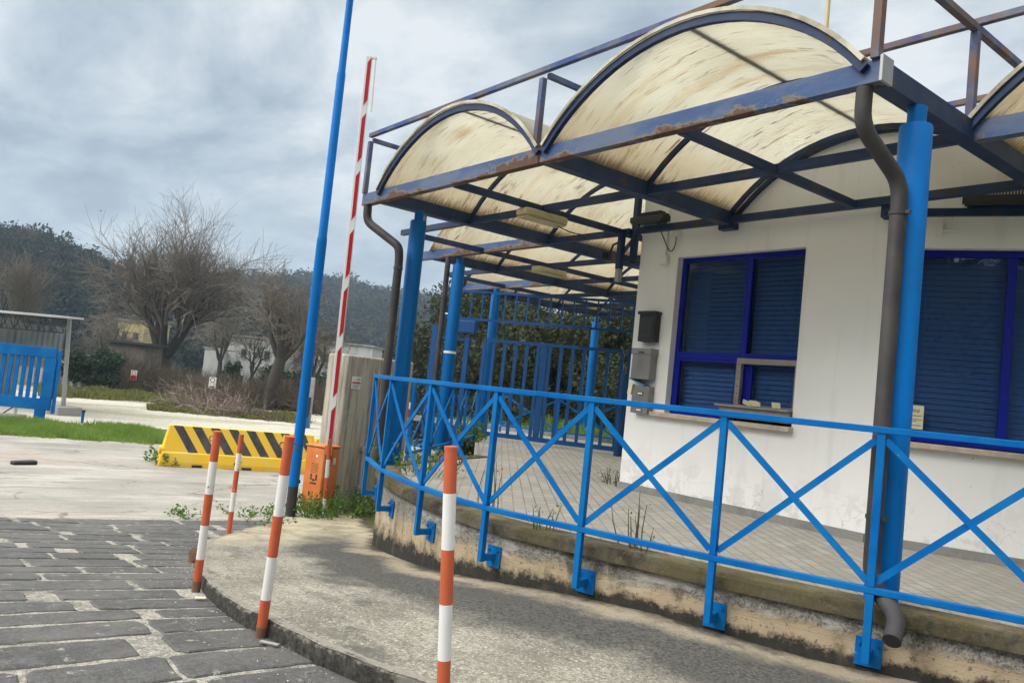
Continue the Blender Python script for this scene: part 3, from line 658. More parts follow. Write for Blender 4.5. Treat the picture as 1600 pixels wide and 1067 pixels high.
# ---------------------------------------------------------------- blue railing
SEC = lambda a, b: [(-a/2, -b/2), (a/2, -b/2), (a/2, b/2), (-a/2, b/2)]
def railing(name, label, pts, ztop, zbot, wallside, bracket=True, zpost=.22):
    r = thing(name, label, 'railing', (pts[0][0], pts[0][1], TZ))
    cl = spline([(x, y, 0) for x, y in pts], 8) if len(pts) > 2 else [V((x, y, 0)) for x, y in pts]
    MB().sweep([V((p.x, p.y, ztop-.02)) for p in cl], SEC(.06, .04)).build('top_rail', M_RAIL, r, bevel=.004)
    MB().sweep([V((p.x, p.y, zbot)) for p in cl], SEC(.045, .04)).build('bottom_rail', M_RAIL, r, bevel=.004)
    n = len(pts)
    for i, (x, y) in enumerate(pts):
        a = pts[max(0, i-1)]; b = pts[min(n-1, i+1)]; t = V((b[0]-a[0], b[1]-a[1], 0)).normalized(); nn = V((-t.y, t.x, 0))
        z0 = zpost if bracket else TZ-.02
        pm = MB(); pm.bar((x, y, z0), (x, y, zbot-.022), .045, .045, t)
        pm.bar((x, y, zbot+.022), (x, y, ztop-.042), .045, .045, t)
        po = pm.build('post', M_RAIL, r, bevel=.003)
        if bracket:
            bk = MB(); base = V((x, y, z0+.03))
            bk.bar(base+nn*.024, base+nn*wallside, .045, .05)
            bk.box(base+nn*(wallside-.006), (.15, .012, .17), rz=math.atan2(t.y, t.x))
            for sx in (-1, 1):
                bc = base+nn*(wallside-.016)+t*sx*.05+V((0, 0, .05)); bk.tube([bc, bc-nn*.014], .011, 6)
            bk.build('wall_bracket', M_RAIL, po, bevel=.002)
    for i in range(n-1):
        for up in (0, 1):
            def cpt(f):
                k = i*8+f*8 if n > 2 else f; a = int(k); a = min(a, len(cl)-2); q = cl[a].lerp(cl[a+1], k-a)
                z = (zbot+.03) + (ztop-.055-zbot-.03)*(f if up else 1-f); return V((q.x, q.y, z))
            off = V((0, 0, 0))
            path = [cpt(.025+.95*k/6) for k in range(7)]
            t = (path[-1]-path[0]); t.z = 0; t.normalize(); nn = V((-t.y, t.x, 0))*(.0065 if up else -.0065)
            MB().sweep([p+nn for p in path], SEC(.012, .04)).build('brace', M_RAIL, r)
    return r
railing('railing', 'bright blue steel railing with crossed braces along the curved terrace edge', RAIL[1:], 1.6, .64, .145)
railing('railing', 'blue braced railing along the far side edge of the terrace behind the left columns', [(-8.95, 5.55), (-9.8, 6.45), (-10.7, 7.4), (-11.6, 8.3), (-12.5, 9.2)], 1.56, .62, .1, bracket=False)

# ---------------------------------------------------------------- canopy
BZ0, BZ1 = 3.655, 3.80
XB = [-14.70, -11.62, -8.56, -5.52, -2.46, .6, 3.66]
YS = [10.1, 7.27, 4.54, 4.54, 5.86, 5.86]          # front line of each bay
XM = [(XB[i]+XB[i+1])/2 for i in range(6)]
RY = [4.54, 5.86, 7.22, 8.66, 10.1, 11.5, 12.9, 14.3]
can = thing('canopy', 'stepped blue steel canopy with stained cream barrel vaults over the terrace', 'canopy', (-2.42, 5.0, TZ))
def beam(p0, p1, w=.12, h=None, mat=M_BEAM, name='valley_beam', z0=BZ0, z1=BZ1):
    h = z1-z0; zc = (z0+z1)/2
    return MB().bar((p0[0], p0[1], zc), (p1[0], p1[1], zc), w, h).build(name, mat, can, bevel=.004)
eb = beam((-8.95, 4.54), (-2.40, 4.54), .085, name='eave_beam', mat=M_EAVE)
MB().box((-2.392, 4.54, 3.73), (.018, .13, .16)).build('end_cap', M_GALV, eb)
mb = MB(); mb.box((-5.62, 4.494, 3.728), (.11, .012, .15)); mb.build('joint_plate', M_EAVE, eb)
beam((-2.46, 4.585), (-2.46, 14.3), .12); beam((-5.52, 4.585), (-5.52, 14.3), .13); beam((-8.56, 4.585), (-8.56, 15), .13)
beam((-11.62, 7.32), (-11.62, 15), .13); beam((-14.70, 10.15), (-14.70, 15), .13); beam((.6, 5.91), (.6, 14.3), .13)
beam((-12.0, 7.27), (-8.63, 7.27), .085, name='eave_beam', mat=M_EAVE); beam((-15.1, 10.1), (-11.69, 10.1), .085, name='eave_beam', mat=M_EAVE)
beam((-2.40, 5.86), (4.0, 5.86), .085, name='eave_beam', mat=M_EAVE)
CZ0, CZ1 = 3.665, 3.745
for (y, x0, x1) in ((5.86, -10.25, -2.53), (7.22, -8.5, -6.95), (7.22, -6.86, -2.53), (7.22, -2.39, 4), (8.66, -13.2, -7.0), (10.1, -11.5, -7.0), (11.5, -14.9, -7.0), (12.9, -14.9, -7.0), (14.3, -14.9, -7.0)):
    beam((x0, y), (x1, y), .065, name='cross_beam', z0=CZ0, z1=CZ1)
for x, y0, y1 in ((-4.0, 4.59, 7.18), (-7.05, 4.59, 15), (-10.1, 5.9, 15), (-13.15, 8.7, 15), (-.92, 5.91, 9)):
    beam((x, y0), (x, y1), .06, name='middle_beam', z0=CZ0-.012, z1=CZ1-.016)
ZS, RISE = 3.745, .70
def arch(x0, x1, f):            # f 0..1 from left springer to right
    c = (x1-x0)/2-.035; rad = (c*c+RISE*RISE)/(2*RISE); ha = math.asin(c/rad); an = -ha+2*ha*f
    return (x0+x1)/2+rad*math.sin(an), ZS+RISE-rad+rad*math.cos(an), rad*2*ha
def arch_z(x):
    for i in range(6):
        if XB[i] <= x <= XB[i+1]:
            c = (XB[i+1]-XB[i])/2-.035; rad = (c*c+RISE*RISE)/(2*RISE); dx = min(abs(x-XM[i]), c)
            return ZS+RISE-rad+math.sqrt(max(0, rad*rad-dx*dx))
    return ZS
for i in range(6):
    y0 = YS[i]-.09; y1 = 14.35
    ys = [y0+(y1-y0)*k/18 for k in range(19)]
    P, UV = [], []
    for k in range(33):
        x, z, L_ = arch(XB[i], XB[i+1], k/32)
        P.append([(x, y, z+.042) for y in ys]); UV.append([(L_*k/32, y+i*5.3) for y in ys])
    o = grid_mesh('roof_sheet', P, M_ROOF, UV, can, thick=.006)
    rows = [y for y in RY if y > YS[i]-.05] + ([7.33] if XB[i] > -6 else [])
    for y in rows:
        if XB[i] > -6 and y > 7.4: continue
        pts = [arch(XB[i], XB[i+1], k/24) for k in range(25)]
        fr = abs(y-YS[i]) < .01
        MB().sweep([(x, y-(.06 if fr else 0), z) for x, z, _ in pts], SEC(.06, .045) if fr else SEC(.05, .035), ref=(0, 1, 0)).build('arch_rib', M_BEAM if not fr else M_BEAM, can)
    # edge trim of the front arch
    pts = [arch(XB[i], XB[i+1], k/24) for k in range(25)]
    MB().sweep([(x, y0-.006, z+.05) for x, z, _ in pts], SEC(.03, .012), ref=(0, 1, 0)).build('edge_trim', M_EDGE, can)
UZ = 4.535
def ubar(p0, p1, s_=.05): return MB().bar(p0, p1, s_, s_).build('upper_bar', M_UPPER, can, bevel=.003)
ubar((-8.92, 4.5, UZ), (-2.49, 4.5, UZ)); ubar((-3.6, 5.86, UZ), (4, 5.86, UZ)); ubar((-12.0, 7.27, UZ), (-8.95, 7.27, UZ)); ubar((-3.4, 7.22, UZ-.02), (4, 7.22, UZ-.02))
ubar((-15.1, 10.1, UZ), (-12, 10.1, UZ))
for x, y0, y1 in ((-2.44, 4.48, 9.5), (-5.58, 4.53, 9.5), (-8.90, 4.53, 6.3), (-4.0, 4.53, 9.5), (-7.05, 4.53, 9.5), (-12.0, 7.3, 9), (-15.08, 10.13, 12), (.6, 5.89, 9.5)):
    zz = UZ-.018 if x in XM or abs(x+4) < .01 or abs(x+7.05) < .01 else UZ-.051
    ubar((x, y0, zz), (x, y1, zz))
for x, y in ((-8.90, 4.5), (-5.62, 4.5), (-2.44, 4.5), (-2.44, 5.84), (-12.0, 7.27), (-15.08, 10.1), (.62, 5.84), (-2.44, 7.22), (-8.60, 7.05)):
    MB().bar((x, y, BZ1), (x, y, UZ-.078), .055, .055, (0, 1, 0)).build('upright', M_UPPER, can, bevel=.003)
MB().bar((-2.44, 4.5, UZ+.026), (-2.44, 4.5, 5.6), .055, .055, (0, 1, 0)).build('upright', M_UPPER, can, bevel=.003)
COLS = [(-2.42, 5.02), (-8.47, 5.05), (-10.87, 7.34), (-13.43, 10.08), (-15.0, 14.6)]
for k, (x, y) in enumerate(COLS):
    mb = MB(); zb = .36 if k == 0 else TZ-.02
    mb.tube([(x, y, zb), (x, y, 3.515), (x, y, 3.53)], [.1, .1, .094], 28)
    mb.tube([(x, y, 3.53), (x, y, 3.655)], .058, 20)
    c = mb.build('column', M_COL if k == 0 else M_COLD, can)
    if k == 2: MB().tube([(x, y, 2.06), (x, y, 2.10)], .104, 24, cap=False).build('tied_band', M_WHITEP, c)
def bend(pts, r=.09, n=5):
    pts = [V(p) for p in pts]; out = [pts[0]]
    for a, b, c in zip(pts, pts[1:], pts[2:]):
        u = (a-b).normalized(); w_ = (c-b).normalized(); rr = min(r, (a-b).length*.45, (c-b).length*.45)
        p0, p1 = b+u*rr, b+w_*rr
        for k in range(n+1):
            t = k/n; out.append(p0.lerp(b, t).lerp(b.lerp(p1, t), t))
    out.append(pts[-1]); return out
def downpipe(path, r, clamps, name='downpipe'):
    d = MB().tube(bend(path, .14), r, 16).build(name, M_PIPE, can)
    for (x, y, z) in clamps:
        mb = MB(); mb.tube([(x, y, z-.012), (x, y, z+.012)], r+.006, 16); mb.box((x+r+.014, y-.01, z), (.035, .02, .022)); mb.build('pipe_clamp', M_DARKMET, d)
    return d
downpipe([(-2.52, 4.54, 3.655), (-2.53, 4.555, 3.42), (-2.415, 4.86, 3.12), (-2.415, 4.86, 2.9), (-2.415, 4.86, .66), (-2.16, 4.70, .53), (-2.12, 4.56, .43)], .05, [(-2.415, 4.86, 2.93), (-2.415, 4.86, 1.05)])
downpipe([(-8.86, 4.54, 3.655), (-8.86, 4.55, 3.46), (-8.44, 4.80, 3.16), (-8.44, 4.82, 3.0), (-8.44, 4.82, .52)], .052, [(-8.44, 4.82, 2.9)])
downpipe([(-11.0, 7.20, 3.655), (-11.0, 7.20, 3.4), (-11.0, 7.2, .5)], .045, [(-11.0, 7.2, 2.8)])
# moss hanging in the gutters is in the sheet material; the terminal tube beside the office corner
mb = MB(); mb.bar((-7.02, 7.14, 3.66), (-7.02, 7.14, 3.22), .07, .07, (0, 1, 0)); hb = mb.build('hanging_post', M_BEAM, can)
MB().bar((-7.02, 7.14, 3.219), (-7.02, 7.14, 3.06), .062, .062, (0, 1, 0)).build('grey_end', M_GALV, hb)
MB().bar((-6.92, 7.27, 3.30), (-6.92, 7.27, 4.35), .07, .07, (0, 1, 0)).build('upright', M_BEAM, can)

# ---------------------------------------------------------------- gatehouse office
off = thing('office_building', 'small white plastered gatehouse with blue framed windows under the canopy', 'building', (-3.74, 7.35, .5))
F0, F1 = V((-6.87, 7.35, 0)), V((-3.74, 7.35, 0)); W2 = V((math.cos(R(24)), math.sin(R(24)), 0)); F2 = F1+W2*4.2
WN2 = V((W2.y, -W2.x, 0))
def wall_top(p): return min(4.4, arch_z(p.x)-.0)+.02
def wall_panel(a, b, holes, n=40):       # a->b wall, holes: (s0, s1, z0, z1)
    d = (b-a); L_ = d.length; d.normalize(); ss = sorted(set([L_*k/n for k in range(n+1)]+[h for q in holes for h in q[:2]])); mb = MB()
    nrm = V((d.y, -d.x, 0))
    for s0, s1 in zip(ss, ss[1:]):
        pa, pb = a+d*s0, a+d*s1; za, zb = wall_top(pa), wall_top(pb); spans = [(TZ-.2, None)]
        for q in holes:
            if s0 >= q[0]-1e-6 and s1 <= q[1]+1e-6: spans = [(TZ-.2, q[2]), (q[3], None)]
        for z0, z1 in spans:
            mb.quad((pa.x, pa.y, z0), (pb.x, pb.y, z0), (pb.x, pb.y, zb if z1 is None else z1), (pa.x, pa.y, za if z1 is None else z1))
    for (s0, s1, z0, z1) in holes:        # reveals
        pa, pb = a+d*s0, a+d*s1; ia, ib = pa-nrm*.16, pb-nrm*.16
        for q in (((pa, z0), (pa, z1), (ia, z1), (ia, z0)), ((pb, z1), (pb, z0), (ib, z0), (ib, z1)), ((pa, z1), (pb, z1), (ib, z1), (ia, z1)), ((pb, z0), (pa, z0), (ia, z0), (ib, z0))):
            mb.quad(*[(p.x, p.y, z) for p, z in q])
    return mb
H1 = (.61, 2.29, 1.50, 3.36); H2 = (.16, 2.5, 1.49, 3.29)
mb = wall_panel(F0, F1, [H1]); m2 = wall_panel(F1, F2, [H2]); b0 = len(mb.v); mb.v += m2.v; mb.f += [tuple(i+b0 for i in f) for f in m2.f]; mb.mi += m2.mi
mb.quad((F0.x, 14, TZ-.2), (F0.x, F0.y, TZ-.2), (F0.x, F0.y, wall_top(F0)), (F0.x, 14, wall_top(F0)))
mb.build('wall', M_PLASTER, off, smooth=False)
rf = MB(); n_ = 30
for k in range(n_):                      # roof under the vaults
    xa = F0.x+(F2.x-F0.x)*k/n_; xb = F0.x+(F2.x-F0.x)*(k+1)/n_
    ya = 7.36 if xa < F1.x else 7.36+(xa-F1.x)*math.tan(R(24)); yb = 7.36 if xb < F1.x else 7.36+(xb-F1.x)*math.tan(R(24))
    rf.quad((xa, ya, wall_top(V((xa, 0, 0)))), (xb, yb, wall_top(V((xb, 0, 0)))), (xb, 14, wall_top(V((xb, 0, 0)))), (xa, 14, wall_top(V((xa, 0, 0)))))
rf.build('roof', M_PLASTER, off)
mb = MB(); mb.bar(F0+V((-.01, -.008, TZ+.035)), F1+V((.004, -.008, TZ+.035)), .03, .09); mb.bar(F1+WN2*.008+V((0, 0, TZ+.035)), F2+WN2*.008+V((0, 0, TZ+.035)), .03, .09); mb.build('plinth', M_PLINTH, off)
it = MB(); it.box((-5.2, 8.6, 2.0), (3.0, .05, 3.2)); it.box((-5.2, 8.0, .75), (3.0, 1.2, .05)); 
q0 = F1+W2*1.4-WN2*1.3; it.box((q0.x, q0.y, 2.0), (3.4, .05, 3.2), rz=R(24)); it.build('interior_wall', M_INT, off)
class Fr:                                 # frame of reference of one window: s along the wall, o outwards
    def __init__(s, a, d): s.a = a; s.d = d; s.n = V((d.y, -d.x, 0)); s.rz = math.atan2(d.y, d.x)
    def p(s, u, o, z): q = s.a+s.d*u+s.n*o; return V((q.x, q.y, z))
    def box(s, mb, u0, u1, z0, z1, o, dep): return mb.box(s.p((u0+u1)/2, o, (z0+z1)/2), (u1-u0, dep, z1-z0), rz=s.rz)
W1f = Fr(F0, V((1, 0, 0))); W2f = Fr(F1, W2)
def blinds(fr, u0, u1, z0, z1, o, parent, tilt=67, pitch=.054):
    mb = MB(); z = z0+.02
    while z < z1:
        c = fr.p((u0+u1)/2, o, z); rot = Matrix.Rotation(fr.rz, 3, 'Z') @ Matrix.Rotation(R(tilt), 3, 'X')
        mb.box(c, (u1-u0, .056, .0016), rot=rot); z += pitch
    for u in (u0+.15, u1-.15): mb.bar(fr.p(u, o+.028, z0), fr.p(u, o+.028, z1), .003, .003, (0, 1, 0))
    mb.build('blind', M_BLIND, parent, smooth=False)
def glass(fr, u0, u1, z0, z1, o, parent):
    mb = MB(); fr.box(mb, u0, u1, z0, z1, o, .006); return mb.build('pane', M_GLASS, parent, smooth=False)
# window by the mailboxes
O = -.12
fb = MB()
for u0, u1, z0, z1 in ((.612, .67, 1.502, 3.358), (2.235, 2.288, 2.24, 3.358), (.67, 2.235, 3.30, 3.358), (1.53, 1.60, 1.56, 3.30), (.67, 1.53, 2.16, 2.24), (1.60, 2.235, 2.19, 2.24), (.67, 1.53, 1.502, 1.56)):
    W1f.box(fb, u0, u1, z0, z1, O, .06)
wf = fb.build('window', M_WIN, off, bevel=.004)
s_ = MB()
for u0, u1, z0, z1 in ((.672, .70, 1.562, 2.158), (1.50, 1.528, 1.562, 2.158), (.70, 1.50, 2.13, 2.158), (.70, 1.50, 1.562, 1.59)): W1f.box(s_, u0, u1, z0, z1, O+.01, .05)
s_.build('sash', M_WIN, wf, bevel=.003)
glass(W1f, .67, 1.53, 2.24, 3.30, O, wf); glass(W1f, 1.60, 2.235, 2.24, 3.30, O, wf); glass(W1f, .70, 1.50, 1.59, 2.13, O, wf); glass(W1f, 1.69, 2.25, 1.70, 2.10, O-.04, wf)
blinds(W1f, .66, 1.55, 1.55, 3.3, O-.10, wf); blinds(W1f, 1.58, 2.26, 1.66, 3.3, O-.10, wf)
tk = MB()
for u0, u1, z0, z1 in ((1.535, 1.595, 1.66, 2.186), (1.595, 2.288, 2.125, 2.186), (2.25, 2.288, 1.66, 2.125), (1.595, 2.25, 1.64, 1.68)): W1f.box(tk, u0, u1, z0, z1, O+.055, .05)
hf = tk.build('ticket_hatch', M_WOOD, wf, bevel=.003)
rv = MB()
for k in range(6): rv.tube([W1f.p(1.565, O+.08, 1.72+k*.08), W1f.p(1.565, O+.086, 1.72+k*.08)], .006, 6)
rv.build('screws', M_DARKMET, hf)
ins = MB()
for u0, u1, z0, z1 in ((1.60, 1.69, 1.68, 2.12), (1.69, 2.248, 2.10, 2.122)): W1f.box(ins, u0, u1, z0, z1, O-.01, .03)
ins.build('inner_frame', M_WIN, hf)
sh = MB(); W1f.box(sh, 1.38, 2.285, 1.645, 1.668, -.03, .24); W1f.box(sh, 1.42, 2.27, 1.53, 1.645, .0, .10)
sh.build('counter_shelf', M_WOOD, wf, bevel=.004)
sl = MB(); W1f.box(sl, .45, 2.31, 1.448, 1.498, -.01, .20); sl.build('sill', M_TRAV, wf, bevel=.006)
for k, (u, tl) in enumerate(((1.72, .3), (1.80, .0), (1.84, .12), (2.08, .0))):
    t = MB(); t.box(W1f.p(u, -.02, 1.705), (.10, .004, .05+.012*(k % 2)), rot=Matrix.Rotation(tl, 3, 'Y') @ Matrix.Rotation(.25, 3, 'X')); 
    tag(t.build('card', M_PAPER, loc=W1f.p(u, -.02, 1.68), smooth=False), ['crumpled yellow card leaning at the left end of the ticket shelf', 'small yellow card second from the left on the ticket shelf', 'tilted yellow card in the middle of the ticket shelf', 'yellow card standing alone at the right end of the ticket shelf'][k], 'card', 'yellow cards on the ticket shelf')
# wide window beside the blue column
fb = MB()
for u0, u1, z0, z1 in ((.162, .22, 1.502, 3.288), (.22, 2.44, 3.225, 3.288), (.22, 2.44, 1.502, 1.60), (1.0, 1.075, 1.60, 3.225), (2.44, 2.498, 1.502, 3.288)): W2f.box(fb, u0, u1, z0, z1, O, .06)
wf2 = fb.build('window', M_WIN, off, bevel=.004)
glass(W2f, .22, 1.0, 1.60, 3.225, O, wf2); glass(W2f, 1.075, 2.44, 1.60, 3.225, O, wf2)
blinds(W2f, .2, 2.46, 1.55, 3.28, O-.11, wf2, tilt=72, pitch=.053)
sl = MB(); W2f.box(sl, .05, 2.6, 1.44, 1.488, -.01, .20); sl.build('sill', M_TRAV, wf2, bevel=.006)
def text(body, size, frm, u, o, z, mat, parent=None, name='lettering', dy=0):
    cu = bpy.data.curves.new(name, 'FONT'); cu.body = body; cu.size = size; cu.extrude = .0006; cu.align_x = 'CENTER'
    o_ = bpy.data.objects.new(name, cu); C.objects.link(o_); dg = bpy.context.evaluated_depsgraph_get()
    me = bpy.data.meshes.new_from_object(o_.evaluated_get(dg)); bpy.data.objects.remove(o_)
    rot = Matrix.Rotation(frm.rz, 4, 'Z') @ Matrix.Rotation(R(90), 4, 'X'); me.transform(Matrix.Translation(frm.p(u, o, z)) @ rot)
    me.transform(Matrix.Translation(-rootloc(parent))); me.materials.clear(); return link(name, me, mat, parent)
nl = W2f.p(.34, O+.02, 1.70)
nt_ = thing('notice', 'pale yellow paper notice in the lower left corner of the wide window', 'notice', nl)
mb = MB(); W2f.box(mb, .20, .415, 1.61, 1.83, O+.012, .003); mb.build('sheet', M_PAPER, nt_, smooth=False)
text('RNI', .045, W2f, .345, O+.016, 1.765, M_INK, nt_)
mb = MB()
for z, u0, u1 in ((1.735, .30, .40), (1.70, .29, .405), (1.685, .29, .36), (1.645, .28, .40)): W2f.box(mb, u0, u1, z-.003, z+.002, O+.0148, .001)
mb.build('small_print', M_INK, nt_, smooth=False)
# bar with the second floodlight along the wall, small brackets
mb = MB(); mb.bar(W2f.p(-.02, .09, 3.60), W2f.p(3.2, .09, 3.60), .05, .07); mb.box(W2f.p(.0, .07, 3.62), (.10, .14, .13), rz=R(12)); mb.build('lamp_rail', M_BEAM, off)
mb = MB(); W2f.box(mb, .40, .46, 3.40, 3.53, .03, .05); W2f.box(mb, .46, .60, 3.44, 3.455, .03, .03); mb.build('cable_bracket', M_WHITEP, off)
mb = MB(); W1f.box(mb, .56, .64, 3.60, 3.66, .05, .10); W1f.box(mb, .64, .67, 3.63, 3.66, .09, .02); mb.build('cable_bracket', M_WHITEP, off)
mb = MB(); mb.box((-5.53, 7.29, 3.645), (.2, .1, .07)); mb.build('bracket', M_BEAM, off)
mb = MB(); mb.tube([W1f.p(.42, .015, 3.40), W1f.p(.42, .015, 4.0)], .011, 8); mb.build('conduit', M_WHITEP, off)
def floodlight(label, fr, u0, u1, z, o, group):
    t = thing('floodlight', label, 'floodlight', fr.p((u0+u1)/2, o, z), group)
    mb = MB(); fr.box(mb, u0, u1, z-.04, z+.03, o, .15); fr.box(mb, u0+.02, u1-.02, z-.062, z-.04, o+.01, .12); mb.build('housing', M_DARKMET, t, bevel=.006)
    fn = MB(); k = u0+.07
    while k < u1-.07: fr.box(fn, k, k+.008, z+.03, z+.085, o-.02, .10); k += .024
    fn.build('cooling_fins', M_DARKMET, t, smooth=False)
    br = MB(); fr.box(br, u0-.02, u0-.002, z-.03, z+.04, o, .05); fr.box(br, u1+.002, u1+.02, z-.03, z+.04, o, .05); br.build('yoke', M_DARKMET, t)
    gl = MB(); fr.box(gl, u0+.03, u1-.03, z-.068, z-.0625, o+.01, .10); gl.build('lens', M_GLASS, t)
floodlight('black finned floodlight over the mailboxes at the office corner', W1f, .06, .58, 3.80, .24, 'black floodlights on the office')
floodlight('black finned floodlight above the wide window right of the column', W2f, .62, 1.2, 3.69, .17, 'black floodlights on the office')
# junction box with its cable loop
jb = thing('junction_box', 'small white junction box on the wall above the mailboxes', 'junction box', W1f.p(.43, .03, 3.33))
mb = MB(); W1f.box(mb, .375, .485, 3.27, 3.39, .03, .06); mb.build('box', M_WHITEP, jb, bevel=.008)
mb = MB(); W1f.box(mb, .385, .475, 3.28, 3.38, .0625, .004); mb.build('lid', M_WHITEP, jb, bevel=.003)
pts = spline([W1f.p(.42, .2, 3.74), W1f.p(.43, .08, 3.58), W1f.p(.47, .03, 3.46), W1f.p(.53, .03, 3.44), W1f.p(.58, .04, 3.52), W1f.p(.60, .06, 3.62)], 5)
tag(MB().tube(pts, .007, 6).build('cable', M_BLACK, loc=W1f.p(.5, 0, 3.5)), 'black cable looping down from the corner floodlight', 'cable')
# mailboxes
def mailbox(label, u0, u1, z0, z1, mat, dep=.10):
    t = thing('mailbox', label, 'mailbox', W1f.p((u0+u1)/2, dep/2, z0), 'mailboxes on the office wall')
    mb = MB(); W1f.box(mb, u0, u1, z0, z1, dep/2, dep); mb.build('body', mat, t, bevel=.006)
    return t
t = mailbox('black plastic mailbox, topmost of the three', .17, .43, 2.33, 2.69, M_BLACK)
mb = MB(); W1f.box(mb, .16, .44, 2.66, 2.70, .062, .135); mb.build('lid', M_BLACK, t, bevel=.006)
mb = MB(); W1f.box(mb, .27, .34, 2.535, 2.553, .1015, .004); mb.build('name_plate', M_WHITEP, t)
mb = MB(); W1f.box(mb, .20, .40, 2.37, 2.62, .103, .006); mb.build('door', M_BLACK, t, bevel=.004)
mb = MB(); W1f.box(mb, .24, .36, 2.405, 2.425, .1065, .003); mb.build('emblem', M_DARKMET, t)
t = mailbox('large brushed steel mailbox, middle of the three', .13, .43, 1.87, 2.24, M_STEEL, .12)
mb = MB(); W1f.box(mb, .12, .44, 2.17, 2.245, .0645, .138); mb.build('lid', M_STEEL, t, bevel=.006)
mb = MB(); W1f.box(mb, .24, .33, 2.185, 2.205, .1345, .004); mb.build('slot_plate', M_DARKMET, t)
t = mailbox('steel mailbox with two slots and leaflets stuck in it, lowest of the three', .16, .43, 1.46, 1.79, M_STEEL)
for z in (1.70, 1.50):
    mb = MB(); W1f.box(mb, .245, .345, z-.018, z+.018, .1015, .004); sl_ = mb.build('label_frame', M_DARKMET, t); mb = MB(); W1f.box(mb, .257, .333, z-.010, z+.010, .1045, .002); mb.build('label_card', M_WHITEP, sl_)
mb = MB(); W1f.box(mb, .17, .42, 1.592, 1.598, .1012, .003); mb.build('door_gap', M_DARKMET, t)
tag(MB().box(W1f.p(.23, .06, 1.835), (.27, .12, .012), rot=Matrix.Rotation(.30, 3, 'Y')).build('leaflet', M_LEAFLET, loc=W1f.p(.23, .06, 1.83), smooth=False), 'folded blue leaflet stuffed in the top of the lowest mailbox', 'leaflet')
tag(MB().box(W1f.p(.135, .09, 1.745), (.06, .05, .13), rot=Matrix.Rotation(.15, 3, 'Y')).build('leaflet', M_PAPER, loc=W1f.p(.13, .09, 1.75), smooth=False), 'cream paper hanging out of the left side of the lowest mailbox', 'leaflet')
# lamps under the canopy
for k, (x, y) in enumerate(((-7.05, 5.84), (-10.1, 8.64))):
    t = thing('ceiling_lamp', ['yellowed box lamp under the near beam crossing of the canopy', 'yellowed box lamp under the farther beam crossing of the canopy'][k], 'lamp', (x, y, 3.6), 'box lamps under the canopy')
    mb = MB(); mb.prism([(x-.09, y-.32), (x+.09, y-.32), (x+.11, y-.25), (x+.11, y+.25), (x+.09, y+.32), (x-.09, y+.32), (x-.11, y+.25), (x-.11, y-.25)], 3.565, 3.645); mb.build('diffuser', M_BEIGE, t, bevel=.012)
    mb = MB(); mb.box((x, y, 3.552), (.2, .6, .02)); mb.build('base', M_BEIGE, t, bevel=.008)
pts = spline([(-7.03, 6.0, 3.555), (-6.98, 6.3, 3.50), (-6.97, 6.7, 3.56), (-6.98, 7.1, 3.66)], 5)
tag(MB().tube(pts, .007, 6).build('cable', M_BLACK, loc=(-7, 6.3, 3.6)), 'black cable sagging from the near box lamp to the next beam', 'cable')
# camera on the hanging post
cx = V((-7.28, 7.2, 3.40)); t = thing('security_camera', 'small black security camera beside the hanging post at the office corner', 'camera', cx)
mb = MB(); mb.box(cx, (.13, .22, .12), rz=R(25)); mb.build('housing', M_BLACK, t, bevel=.01)
mb = MB(); mb.tube([cx+V((0, .02, .06)), cx+V((.04, .02, .16)), cx+V((.22, -.03, .18))], .016, 8); mb.build('bracket', M_BLACK, t)
mb = MB(); mb.tube([cx+V((.045, -.10, 0)), cx+V((.055, -.125, 0))], .035, 14); mb.build('lens', M_GLASS, t)
# thin pipe standing on the roof
tag(MB().tube([(-3.35, 5.4, 4.4), (-3.35, 5.4, 5.02)], .018, 10).build('roof_pipe', M_BEIGE, loc=(-3.35, 5.4, 4.4)), 'thin yellowish pipe standing up above the large vault', 'pipe')

# ---------------------------------------------------------------- entrance gate behind the terrace
GA, GB = V((-13.28, 9.93, 0)), V((-10.25, 10.85, 0))
GA, GB = V((-13.25, 9.6, 0)), V((-10.75, 11.35, 0))
gd = (GB-GA); GL = gd.length; gd.normalize(); gnv = V((gd.y, -gd.x, 0))
def gpnt(s_, z, o=0): q = GA+gd*s_+gnv*o; return V((q.x, q.y, z))
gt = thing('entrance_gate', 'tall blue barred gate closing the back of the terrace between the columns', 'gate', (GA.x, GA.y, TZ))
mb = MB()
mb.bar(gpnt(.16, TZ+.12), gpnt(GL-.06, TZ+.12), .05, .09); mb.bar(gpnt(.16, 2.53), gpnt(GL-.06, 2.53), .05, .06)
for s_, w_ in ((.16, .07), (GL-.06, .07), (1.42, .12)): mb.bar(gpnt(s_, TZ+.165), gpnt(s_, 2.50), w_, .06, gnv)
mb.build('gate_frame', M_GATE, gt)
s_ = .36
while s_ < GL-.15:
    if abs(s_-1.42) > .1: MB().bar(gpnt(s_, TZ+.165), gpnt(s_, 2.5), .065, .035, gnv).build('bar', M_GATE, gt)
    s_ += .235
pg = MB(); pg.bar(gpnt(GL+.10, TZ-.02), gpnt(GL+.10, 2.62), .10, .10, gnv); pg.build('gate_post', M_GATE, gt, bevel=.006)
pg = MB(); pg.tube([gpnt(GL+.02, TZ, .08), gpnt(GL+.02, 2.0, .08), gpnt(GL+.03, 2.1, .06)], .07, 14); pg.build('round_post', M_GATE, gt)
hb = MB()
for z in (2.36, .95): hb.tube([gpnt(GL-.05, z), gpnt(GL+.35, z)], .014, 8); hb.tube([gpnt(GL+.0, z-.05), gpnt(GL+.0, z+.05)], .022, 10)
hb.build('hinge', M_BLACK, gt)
tr = thing('transom_grille', 'blue barred grille fixed above the gate under the canopy roof', 'grille', (GA.x, GA.y, 3))
